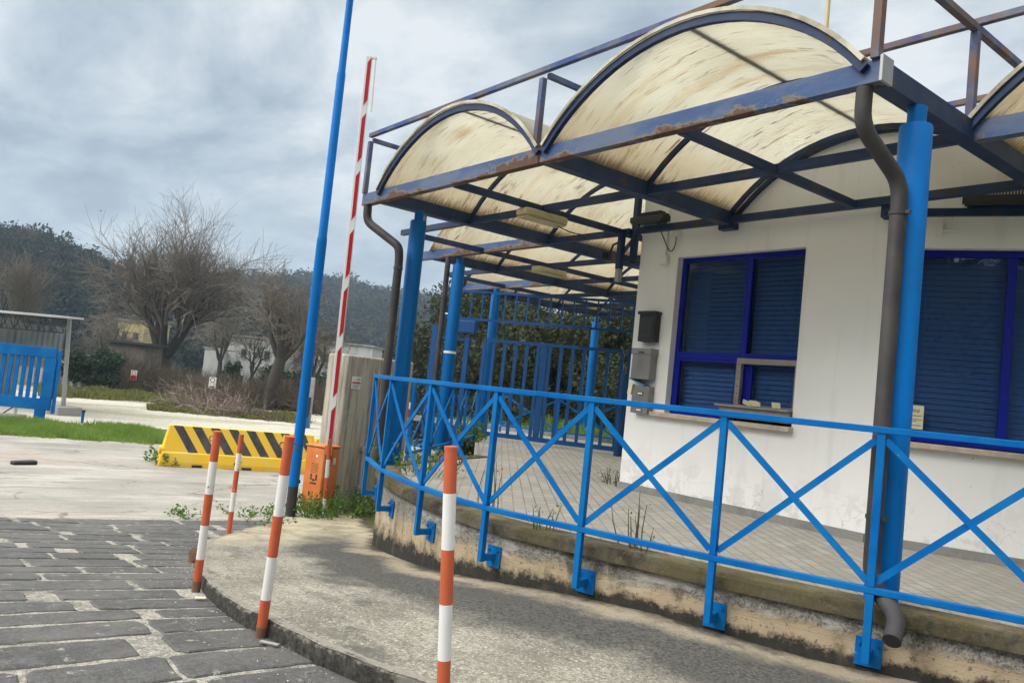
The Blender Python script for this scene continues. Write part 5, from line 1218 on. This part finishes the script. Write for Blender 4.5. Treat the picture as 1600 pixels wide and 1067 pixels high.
bush('ivy_bush', 'dark round ivy covered bush at the end of the pale corrugated fence', 'bush', gp(150, 50), 3.2, 2.6, 5200, .12, M_IVY, 3)
bush('evergreen_bush', 'dark evergreen bush behind the tall blue pole', 'bush', gp(462, 60), 4.6, 3.0, 5200, .15, M_IVY, 8)
bush('evergreen_bush', 'narrow ivy clad stump in front of the white house', 'bush', gp(364, 54), 1.0, 2.7, 1600, .10, M_IVY, 12, d=1.0)
# brown scrub hedge along the back of the lot
for k, (px, d, w_, h, lab) in enumerate(((205, 56, 5, 3.0, 'brown leafless scrub left of the stone hut sign'), (262, 57, 6, 1.9, 'brown leafless scrub at the foot of the broad tree'), (305, 56, 6, 2.1, 'dense brown scrub right of the broad tree trunk'), (345, 50, 6, 2.0, 'brown scrub behind the pile of cut branches'), (395, 49, 5, 2.3, 'brown scrub in front of the white house'), (450, 52, 6, 2.5, 'brown scrub between the gnarled tree and the blue pole'), (500, 50, 6, 2.4, 'brown scrub directly right of the blue pole'), (178, 58, 4, 3.0, 'brown leafless scrub next to the ivy bush'))):
    twig_bush('scrub', lab, gp(px, d), w_, h, 520, 60+k, M_TWIG2, 'brown scrub behind the lot', th=.02, d=3.5)
twig_bush('branch_pile', 'heap of cut grey branches lying at the edge of the lot', gp(340, 41), 6.2, 1.9, 420, 5, pbr('cut_branches', (.22, .17, .14), .9, var=.4, vs=1, bump=0), th=.026, cat='brush pile', d=2.6, stiff=.85)
twig_bush('branch_pile', 'low flat brush and soil heap below the gnarled tree', gp(425, 41), 5.5, .7, 300, 6, M_TWIG2, th=.025, cat='brush pile', d=2.5, stiff=1.1)
# signs in the scrub
for px, py, d, lab, ic in ((209, 586, 53, 'small red and white prohibition sign on the stone hut', 1), (332, 598, 46, 'small white sign on the fence in front of the brown scrub', 0)):
    p = at(px, py, d); t = thing('yard_sign', lab, 'sign', p)
    mb = MB(); mb.bar(p-V((0, 0, .32)), p+V((0, 0, .32)), .40, .02, HF); mb.build('plate', M_WHITEP, t, smooth=False)
    mb = MB(); 
    if ic: mb.bar(p-HF*.015-V((0, 0, .30)), p-HF*.015-V((0, 0, .02)), .38, .01, HF)
    else: mb.bar(p-HF*.015-V((0, 0, .28)), p-HF*.015-V((0, 0, .2)), .3, .01, HF)
    mb.build('band', M_RED if ic else M_INK, t, smooth=False)
    mb = MB()
    for q in range(10): a0_, a1_ = R(36*q), R(36*q+36); mb.bar(p-HF*.016+HR*.13*math.cos(a0_)+V((0, 0, .15+.13*math.sin(a0_))), p-HF*.016+HR*.13*math.cos(a1_)+V((0, 0, .15+.13*math.sin(a1_))), .03, .01, HF)
    mb.build('ring', M_RED if ic else M_INK, t, smooth=False)
# stone hut, yellow house, white house behind the trees
h = at(208, 590, 60); t = thing('stone_hut', 'low ruined stone hut half hidden in scrub below the broad tree', 'building', (h.x, h.y, -1.15))
mb = MB(); mb.box((h.x, h.y, .4), (2.6, 3, 3.1), rz=math.atan2(HR.y, HR.x)); mb.build('wall', M_STONE, t); mb = MB(); mb.box((h.x, h.y, 2.05), (3.3, 3.6, .16), rz=math.atan2(HR.y, HR.x)); mb.build('roof', M_DARKMET, t)
def house(label, px, py_top, d, w_, hgt, mat, floors, depth=7, wins=3, rz=0):
    p = at(px, py_top, d); zb = gz(p.x, p.y); t = thing('house', label, 'house', (p.x, p.y, zb)); a = math.atan2(HR.y, HR.x)+rz; B = Bx((p.x, p.y, zb), a)
    H = p.z-zb; mb = MB(); B.box(mb, 0, depth/2, H/2, w_, depth, H); mb.build('wall', mat, t, smooth=False)
    mb = MB(); B.box(mb, 0, depth/2, H+.1, w_+.3, depth+.3, .2); mb.build('roof', M_BLOCK, t, smooth=False)
    for f_ in range(floors):
        for k in range(wins):
            x = -w_/2+w_*(k+.7)/(wins+.4); z = H-1.7-f_*2.9
            if z < .6: continue
            mb = MB(); B.box(mb, x, -.02, z, .6, .06, .8); q = mb.build('window', M_DARKMET, t, smooth=False)
            mb = MB(); B.box(mb, x, -.09, z-.45, .8, .14, .07); mb.build('sill', M_BLOCK, q, smooth=False)
    return t, B, H
house('pale yellow house seen through the branches of the broad tree', 206, 502, 95, 3.2, 0, M_HOUSEY, 2, wins=2)
t, B, H = house('large white house behind the gnarled tree', 402, 529, 88, 6.2, 0, M_HOUSE, 2, wins=2)
mb = MB(); B.box(mb, -3.9, 1.6, H*.33, 1.7, 5, H*.66); mb.build('annex', M_HOUSE, t, smooth=False)
mb = MB(); B.box(mb, 3.6, -1.2, H*.40, 6.8, 2.2, .25); mb.build('balcony', M_BLOCK, t, smooth=False)
house('grey white low house left of the large white house', 336, 546, 96, 2.4, 0, M_HOUSE, 1, wins=1)
house('pale house behind the concrete pier', 538, 538, 90, 6.5, 0, M_HOUSE, 1)
house('long low white house right of the large white house', 462, 563, 92, 8, 0, M_HOUSE, 1)
# white building beyond the gate on the right
p = at(1000, 505, 34); t = thing('white_building', 'white building corner beyond the gate beside the office', 'building', (p.x, p.y, -.5))
B = Bx((p.x, p.y, -.5), math.atan2(HR.y, HR.x)); mb = MB(); B.box(mb, .2, 3, (p.z+.5)/2, 1.0, 5, p.z+.5); mb.build('wall', M_PLASTER, t, smooth=False); mb = MB(); B.box(mb, .2, 3, p.z+.56, 1.2, 5.2, .12); mb.build('roof', M_BLOCK, t, smooth=False)
# power pylon on the ridge
p = at(437, 470, 420); t = thing('power_pylon', 'lattice power pylon on the hill ridge behind the bare trees', 'pylon', p-V((0, 0, 10)))
mb = MB(); b0 = p-V((0, 0, 10)); tp_ = p+V((0, 0, 22)); 
for sx, sy in ((-1, -1), (1, -1), (1, 1), (-1, 1)): mb.bar(b0+HR*sx*2.6+HF*sy*2.6, tp_, .3, .3)
for k in range(7):
    f0, f1 = k/7.5, (k+1)/7.5
    for s_ in (-1, 1): mb.bar(b0.lerp(tp_, f0)+HR*2.6*(1-f0)*s_, b0.lerp(tp_, f1)-HR*2.6*(1-f1)*s_, .2, .2)
mb.build('mast', M_GALV, t)
mb = MB()
for f_ in (.72, .84, .95): c = b0.lerp(tp_, f_); mb.bar(c-HR*3, c+HR*3, .25, .3)
mb.build('cross_arm', M_GALV, t)
# evergreen trees behind the gate
for k, (px, d, h, w_, n, lab) in enumerate(((760, 27, 6.0, 5.5, 34000, 'dense evergreen tree behind the left half of the gate'), (850, 24, 4.6, 5.5, 36000, 'dense evergreen tree behind the middle of the gate'), (935, 27, 5.4, 5.0, 32000, 'dense evergreen tree behind the right end of the gate'))):
    bush('evergreen_tree', lab, 'tree', gp(px, d), w_, h+.6, n, .075, M_HEDGE, 70+k, 'evergreen trees behind the gate')
rg = np.random.default_rng(2)
def grass(name, label, area, n, hgt, mat, seed, wid=.012, zf=None, group=None):     # area(rng, n) -> xy
    rng = np.random.default_rng(seed); xy = area(rng, n); z = np.array([gz(x, y) if zf is None else zf(x, y) for x, y in xy]); b = np.column_stack([xy, z-.02])
    an = rng.random(n)*2*np.pi; l = hgt*(.35+.9*rng.random(n)**1.5); 
    pn = np.sin(xy[:, 0]*1.7+xy[:, 1]*.9+seed)+np.sin(xy[:, 0]*.6-xy[:, 1]*2.3)+np.sin(xy[:, 1]*3.1+1); l = l*np.clip(.75+.22*pn, .25, 1.3); lean = (rng.random(n)*.7)*l
    side = np.column_stack([np.cos(an), np.sin(an), np.zeros(n)])*wid; ln = np.column_stack([-np.sin(an)*lean, np.cos(an)*lean, l])
    v = np.stack([b-side, b+side, b+ln*[[.55, .55, .62]]+side*.7, b+ln*[[.55, .55, .62]]-side*.7, b+ln*[[.55, .55, .62]]-side*.7, b+ln*[[.55, .55, .62]]+side*.7, b+ln+side*.1, b+ln-side*.1], 1).reshape(-1, 3)
    c = b.mean(0); o = raw_mesh(name, v, 4, mat, loc=tuple(c)); tag(o, label, 'grass', group, 'stuff'); return o
def quadarea(P4):
    P4 = [np.array(p[:2]) for p in P4]
    def f(rng, n):
        u = rng.random(n)[:, None]; v = rng.random(n)[:, None]; e = .5+.5*np.sin(u*37)*np.sin(u*13+2); v = v+(rng.random(n)[:, None]-.5)*.22*(.3+e); return (P4[0]*(1-u)+P4[1]*u)*(1-v)+(P4[3]*(1-u)+P4[2]*u)*v
    return f
gA = gpt(-60, 675); gB = gpt(256, 694); gC = gpt(252, 672); gD = gpt(-60, 655)
gm = gpt(120, 652)
grass('grass_strip', 'strip of fresh green grass between the asphalt and the gravel lot', quadarea([gA, gB, gC, gD]), 52000, .22, M_GRASS, 1, .012)
sheet('grass_soil', [tuple((gA-HF*.1).xy), tuple((gB-HF*.1).xy), tuple((gC+HF*.6).xy), tuple((gD+HF*.6).xy)], .005, pbr('grass_soil', (.05, .08, .02), .95, var=.4, vs=3, bump=.5, bs=20))
grass('verge_grass', 'short mossy green grass at the far edge of the gravel lot', quadarea([gpt(230, 640), gpt(480, 662), gpt(480, 650), gpt(230, 632)]), 30000, .20, M_DRYGRASS, 2, .03)
grass('verge_grass', 'short green grass along the foot of the scrub and fence', quadarea([gpt(60, 618), gpt(330, 634), gpt(330, 626), gpt(60, 606)]), 18000, .35, M_DRYGRASS, 3, .04)
q = [gpnt(-2, 0, -4.2), gpnt(6, 0, -4.2), gpnt(6, 0, -9), gpnt(-2, 0, -9)]
grass('bank_grass', 'green grass bank beyond the gate', quadarea(q), 24000, .35, M_GRASS, 4, .02, zf=lambda x, y: TZ)
bk = MB(); bk.bar(gpnt(-3, TZ+.06, -4.0), gpnt(7, TZ+.06, -4.0), .12, .14); tag(bk.build('bank_kerb', M_BLOCK, loc=gpnt(0, TZ, -4), smooth=False), 'pale concrete kerb in front of the grass bank beyond the gate', 'kerb')
def weed(label, base, w_, h, n, seed, size=.03, nst=14, group='weeds growing in the joints', mat=None):
    rng = np.random.default_rng(seed); r2 = random.Random(seed); base = V(base); t = thing('weed', label, 'plant', base, group); mb = MB(); cs = []
    for k in range(nst):
        o = V((r2.uniform(-.5, .5)*w_, r2.uniform(-.5, .5)*w_*.6, 0)); p = base+o; e = p+V((o.x*.5+r2.uniform(-.15, .15)*h, o.y*.5+r2.uniform(-.15, .15)*h, h*r2.uniform(.4, 1)))
        m_ = p.lerp(e, .5)+rnd_dir(r2)*h*.06; mb.tube([p-V((0, 0, .03)), m_, e], [.005, .004, .002], 4, cap=False); cs += [tuple(p.lerp(m_, .6)), tuple(m_), tuple(m_.lerp(e, .5)), tuple(e)]
    mb.build('stems', mat or M_WEED, t); raw_mesh('leaves', leaves(cs, n, (.05+size, .05+size, .05+size), size, rng), 4, mat or M_WEED, parent=t); return t
weed('clump of leafy weeds at the foot of the orange barrier and pier', (-11.25, 5.70, gz(-11.25, 5.7)), .95, .45, 800, 1, .032, 60)
weed('leafy weeds at the base of the tall blue pole', (-10.95, 5.28, gz(-10.9, 5.3)), .6, .32, 420, 2, .028, 34)
weed('weeds between the concrete pier and the pavement end', (-11.15, 6.35, gz(-11.1, 6.3)+.02), .8, .30, 420, 3, .028, 34)
weed('tuft of weeds at the left foot of the yellow barrier', gpt(262, 724), .9, .3, 420, 4, .05, 20)
weed('tuft of weeds under the middle of the yellow barrier', gpt(350, 729), .8, .22, 260, 5, .05, 16)
weed('low weeds along the joint where setts meet asphalt', gpt(405, 812), .9, .10, 240, 6, .028, 30)
weed('small tuft in the joint left of the bollards', gpt(285, 809), .5, .08, 120, 7, .03, 14)
weed('spindly weed in the paving behind the third railing post', (-4.0, 4.52, TZ+.02), .28, .42, 26, 8, .012, 8, mat=M_DRYWEED)
weed('green weed on the coping by the fourth railing post', (-4.75, 4.2, TZ+.03), .22, .2, 40, 9, .014, 8)
weed('spindly weed on the terrace between the far railing posts', (-5.6, 4.4, TZ+.0), .3, .5, 18, 10, .012, 6, mat=M_DRYWEED)
weed('yellow green weeds on the terrace edge behind the far railing corner', (-7.9, 5.0, TZ), .9, .34, 240, 11, .03, 26)
weed('dry weed tuft at the foot of the office wall corner', (-7.05, 7.5, TZ), .4, .22, 80, 12, .018, 18, mat=M_DRYWEED)
weed('tuft of weeds by the third column foot', (-12.6, 9.35, TZ), .8, .3, 300, 13, .04, 22)
# stones and litter
def stone(label, p, s_, mat, seed, name='stone', cat='stone', flat=.6):
    bm = bmesh.new(); bmesh.ops.create_icosphere(bm, subdivisions=2, radius=1); rr = random.Random(seed)
    for v in bm.verts: v.co = v.co*(1+rr.uniform(-.22, .22)); v.co = V((v.co.x*s_[0], v.co.y*s_[1], v.co.z*s_[2]))
    me = bpy.data.meshes.new(name); bm.to_mesh(me); bm.free(); o = link(name, me, mat, None, p); finish(me, True, 30); o.rotation_euler = (0, 0, rr.uniform(0, 6)); tag(o, label, cat, 'stones and litter'); return o
def onpave(px, py, dz=0):
    p = gpt(px, py, .14); return p+V((0, 0, dz))
stone('rounded grey stone against the wall foot below the third railing post', onpave(912, 962, .03), (.06, .05, .045), M_BLOCK, 1)
stone('flat pale stone at the wall foot between the brackets', onpave(1042, 1002, .02), (.06, .035, .022), M_BLOCK, 2)
stone('tiny pale pebble on the pavement right of the front bollard', onpave(740, 966), (.018, .014, .009), M_WHITEP, 3)
for k, (px, py) in enumerate(((1160, 1018), (1178, 1036), (1245, 1046), (1272, 1055))): stone(['small white chip at the wall foot, leftmost', 'small white chip at the wall foot, second', 'small white chip at the wall foot, third', 'small white chip at the wall foot, rightmost'][k], onpave(px, py), (.016, .012, .008), M_WHITEP, 20+k, 'paint_chip', 'litter')
stone('reddish broken post stump at the kerb behind the left bollard', gpt(303, 880)+V((0, 0, .05)), (.05, .06, .10), M_RUST, 5, 'stump', 'stump')
tag(MB().box(gpt(420, 1012)+V((0, 0, .03)), (.12, .03, .004), rz=R(35)).build('paint_flake', M_BLOCK, loc=gpt(420, 1012), smooth=False), 'white flake of paint lying at the foot of the kerb bollard', 'litter')
tag(MB().box(gpt(312, 940)+V((0, 0, .03)), (.07, .04, .004), rz=R(70)).build('dry_leaf', M_PAPER, loc=gpt(312, 940), smooth=False), 'yellowish dry leaf below the left kerb bollard', 'litter')
tag(MB().box(gpt(37, 726)+V((0, 0, .04)), (.16, .42, .08), rz=R(20)).build('rubber_scrap', M_BLACK, loc=gpt(37, 726), bevel=.03), 'black rubber scrap lying on the asphalt at the left', 'litter')
rr = random.Random(3)
mb = MB()
for k in range(150):
    i = rr.randrange(10, 70); p = kr[i]; o = rr.uniform(.02, .5)**1.3; q = V((p.x+rr.uniform(-.1, .1), p.y-o, 0)); q.z = gz(q.x, q.y)+.014; s_ = rr.uniform(.002, .006)
    mb.box(q, (s_*rr.uniform(1, 2.2), s_, s_*.6), rz=rr.uniform(0, 3))
tag(mb.build('grit', M_WHITEP, loc=(-5, 1.8, 0), smooth=False), 'fine pale grit scattered on the setts along the kerb', 'grit', None, 'stuff')
# bird
p = at(157, 330, 120); mb = MB(); mb.add([p+HR*-.4+V((0, 0, .12)), p+HF*.1, p-V((0, 0, .05)), p+HR*.4+V((0, 0, .10)), p+HF*-.25, p+V((0, 0, .06))], [(0, 1, 5), (0, 5, 4), (3, 5, 1), (3, 4, 5), (0, 4, 2), (3, 2, 4), (0, 2, 1), (3, 1, 2)])
tag(mb.build('bird', M_BLACK, loc=p), 'small dark bird in the cloudy sky above the trees', 'bird')

# ---------------------------------------------------------------- wooded hills
def ridge(px, table): return float(np.interp(px, [a for a, b in table], [b for a, b in table]))
T1 = [(-700, 330), (-300, 345), (-60, 368), (20, 374), (60, 386), (100, 402), (130, 414), (160, 428), (230, 442), (300, 452), (420, 500), (520, 560), (700, 600)]
T2 = [(-300, 480), (0, 475), (150, 466), (250, 456), (330, 446), (400, 447), (460, 446), (500, 449), (530, 455), (560, 464), (600, 470), (650, 477), (700, 482), (800, 500), (950, 530), (1100, 560)]
def hill(name, T, d0, d1, px0, px1, seed, n_cr, rad, mats, split, trim=0):
    rng = np.random.default_rng(seed); NI, NJ = 60, 10; P = []
    def pnt(px, f):
        hy = 607+(px-800)*.1035; d = d0+(d1-d0)*f; top = at(px, ridge(px, T)+trim, d1).z
        q = at(px, hy, d); zb = -1.15; return V((q.x, q.y, zb+(top-zb)*(math.sin(f*math.pi/2)**.9)))
    for i in range(NI):
        px = px0+(px1-px0)*i/(NI-1); row = [pnt(px, j/(NJ-1)) for j in range(NJ)]
        q = at(px, 607+(px-800)*.1035, d1*1.5); row.append(V((q.x, q.y, -1.15))); P.append(row)
    tag(grid_mesh(name, P, M_HILL), kind='structure')
    vs, mi = [], []
    per = 150
    for k in range(n_cr):
        px = px0+(px1-px0)*rng.random(); f = rng.random()**.8; p = pnt(px, f); r_ = rad*(.6+.8*rng.random())
        cs = np.array(p)+rng.normal(size=(7, 3))*[r_*.45, r_*.45, r_*.35]+[0, 0, r_*.55]
        bare = rng.random() < split(px, f)
        kind = (1 if bare else (0 if rng.random() < .75 else 2)); n_ = per if not bare else 110
        vs.append(leaves(cs, n_, (r_*.5,)*3, r_*(.13 if not bare else .10), rng)); mi += [kind]*n_
    o = raw_mesh('woodland', np.concatenate(vs), 4, mats, mi, loc=tuple(at((px0+px1)/2, 600, d0))); tag(o, 'dense mixed woodland covering the ' + ('near dark hill on the left' if seed == 1 else 'far hazy hill in the middle'), 'woodland', None, 'stuff')
hill('hill', T1, 110, 190, -420, 560, 1, 2600, 2.7, [M_WOODG, M_WOODB, M_WOODO], lambda px, f: .22 if f < .75 else .45, 15)
hill('hill', T2, 230, 430, -200, 1080, 2, 4800, 5.0, [M_WOODG, M_WOODB, M_WOODO], lambda px, f: .40, 12)
# ridge silhouettes: a few larger crowns
for k, (px, py, w_, lab) in enumerate(((563, 452, 7, 'small round tree on the ridge right of the barrier arm'), (607, 465, 8, 'broad round tree on the ridge beside the left column'))):
    p = at(px, py+10, 425); bush('ridge_tree', lab, 'tree', (p.x, p.y, p.z-3), w_, w_*.9, 500, .8, M_WOODG, 200+k, 'trees on the ridge')
for k, (px, py, h, lab) in enumerate(((672, 480, 8.5, 'bare round tree on the ridge between the two left columns'), (692, 482, 7, 'lower bare tree on the ridge beside the second column'), (515, 458, 7, 'bare tree on the ridge right of the tall pole'))):
    p = at(px, py, 425); bare_tree('bare_tree', lab, (p.x, p.y, p.z-2), h, 300+k, maxl=3, nch=(0, 6, 6), r=.35, trunk=.2, spread=.6, forks=6, group='trees on the ridge', mat=M_TWIG, hmult=.55)
rr = random.Random(8)
for k, (px, py, lab) in enumerate(((590, 478, 'tiny pale house on the far hill left of the column'), (655, 486, 'tiny pale house on the far hill between the columns'), (620, 482, 'tiny pale house on the ridge behind the left column'))):
    p = at(px, py, 415); t = thing('house', lab, 'house', p, 'tiny houses on the far hill'); mb = MB(); mb.box(p, (7, 6, 5), rz=.6); mb.build('wall', M_HOUSE, t, smooth=False); mb = MB(); mb.box(p+V((0, 0, 2.8)), (8, 7, .8), rz=.6); mb.build('roof', M_TRAV, t, smooth=False)

def reflected_hill_arc():  # unseen hill behind the camera, added so the window panes reflect dark
    rng = np.random.default_rng(9); P = []
    def pnt(a, f):
        d = 55+45*f; hgt = 25+4*math.sin(a*3.1)+3*math.sin(a*7.3); q = HF*math.cos(a)*d+HR*math.sin(a)*d
        return V((q.x, q.y, -.6+(hgt)*math.sin(f*math.pi/2)))
    for i in range(40):
        a = R(100+192*i/39); P.append([pnt(a, j/7) for j in range(8)]+[V((*(HF*math.cos(a)*190+HR*math.sin(a)*190).xy, -.6))])
    tag(grid_mesh('hill', P, M_HILL), kind='structure')
    vs, mi = [], []
    for k in range(1100):
        p = pnt(R(100+192*rng.random()), rng.random()**.8); r_ = 2.6*(.6+.8*rng.random()); cs = np.array(p)+rng.normal(size=(6, 3))*r_*.42+[0, 0, r_*.5]
        vs.append(leaves(cs, 60, (r_*.5,)*3, r_*.22, rng)); mi += [0 if rng.random() < .7 else 1]*60
    tag(raw_mesh('woodland', np.concatenate(vs), 4, [M_WOODG, M_WOODB], mi, loc=tuple(pnt(R(180), .3))), 'unseen wooded slope added to darken the office window reflections', 'woodland', None, 'stuff')
reflected_hill_arc()

# ---------------------------------------------------------------- air
def build_haze():
    a = [HF*s_+HR*r_ for s_, r_ in ((-70, -910), (-70, 910), (1510, 910), (1510, -910))]
    mb = MB(); mb.prism([(p.x, p.y) for p in a], -3.0, 95)
    mt = bpy.data.materials.new('haze_air'); mt.use_nodes = True; nt = mt.node_tree; nt.nodes.clear()
    o = nt.nodes.new('ShaderNodeOutputMaterial'); v = nt.nodes.new('ShaderNodeVolumePrincipled'); nt.links.new(v.outputs[0], o.inputs['Volume'])
    v.inputs['Color'].default_value = (.60, .78, 1.0, 1); v.inputs['Density'].default_value = HAZE; v.inputs['Anisotropy'].default_value = .2
    tag(mb.build('haze', mt, smooth=False), kind='stuff')
HAZE = .00055
build_haze()
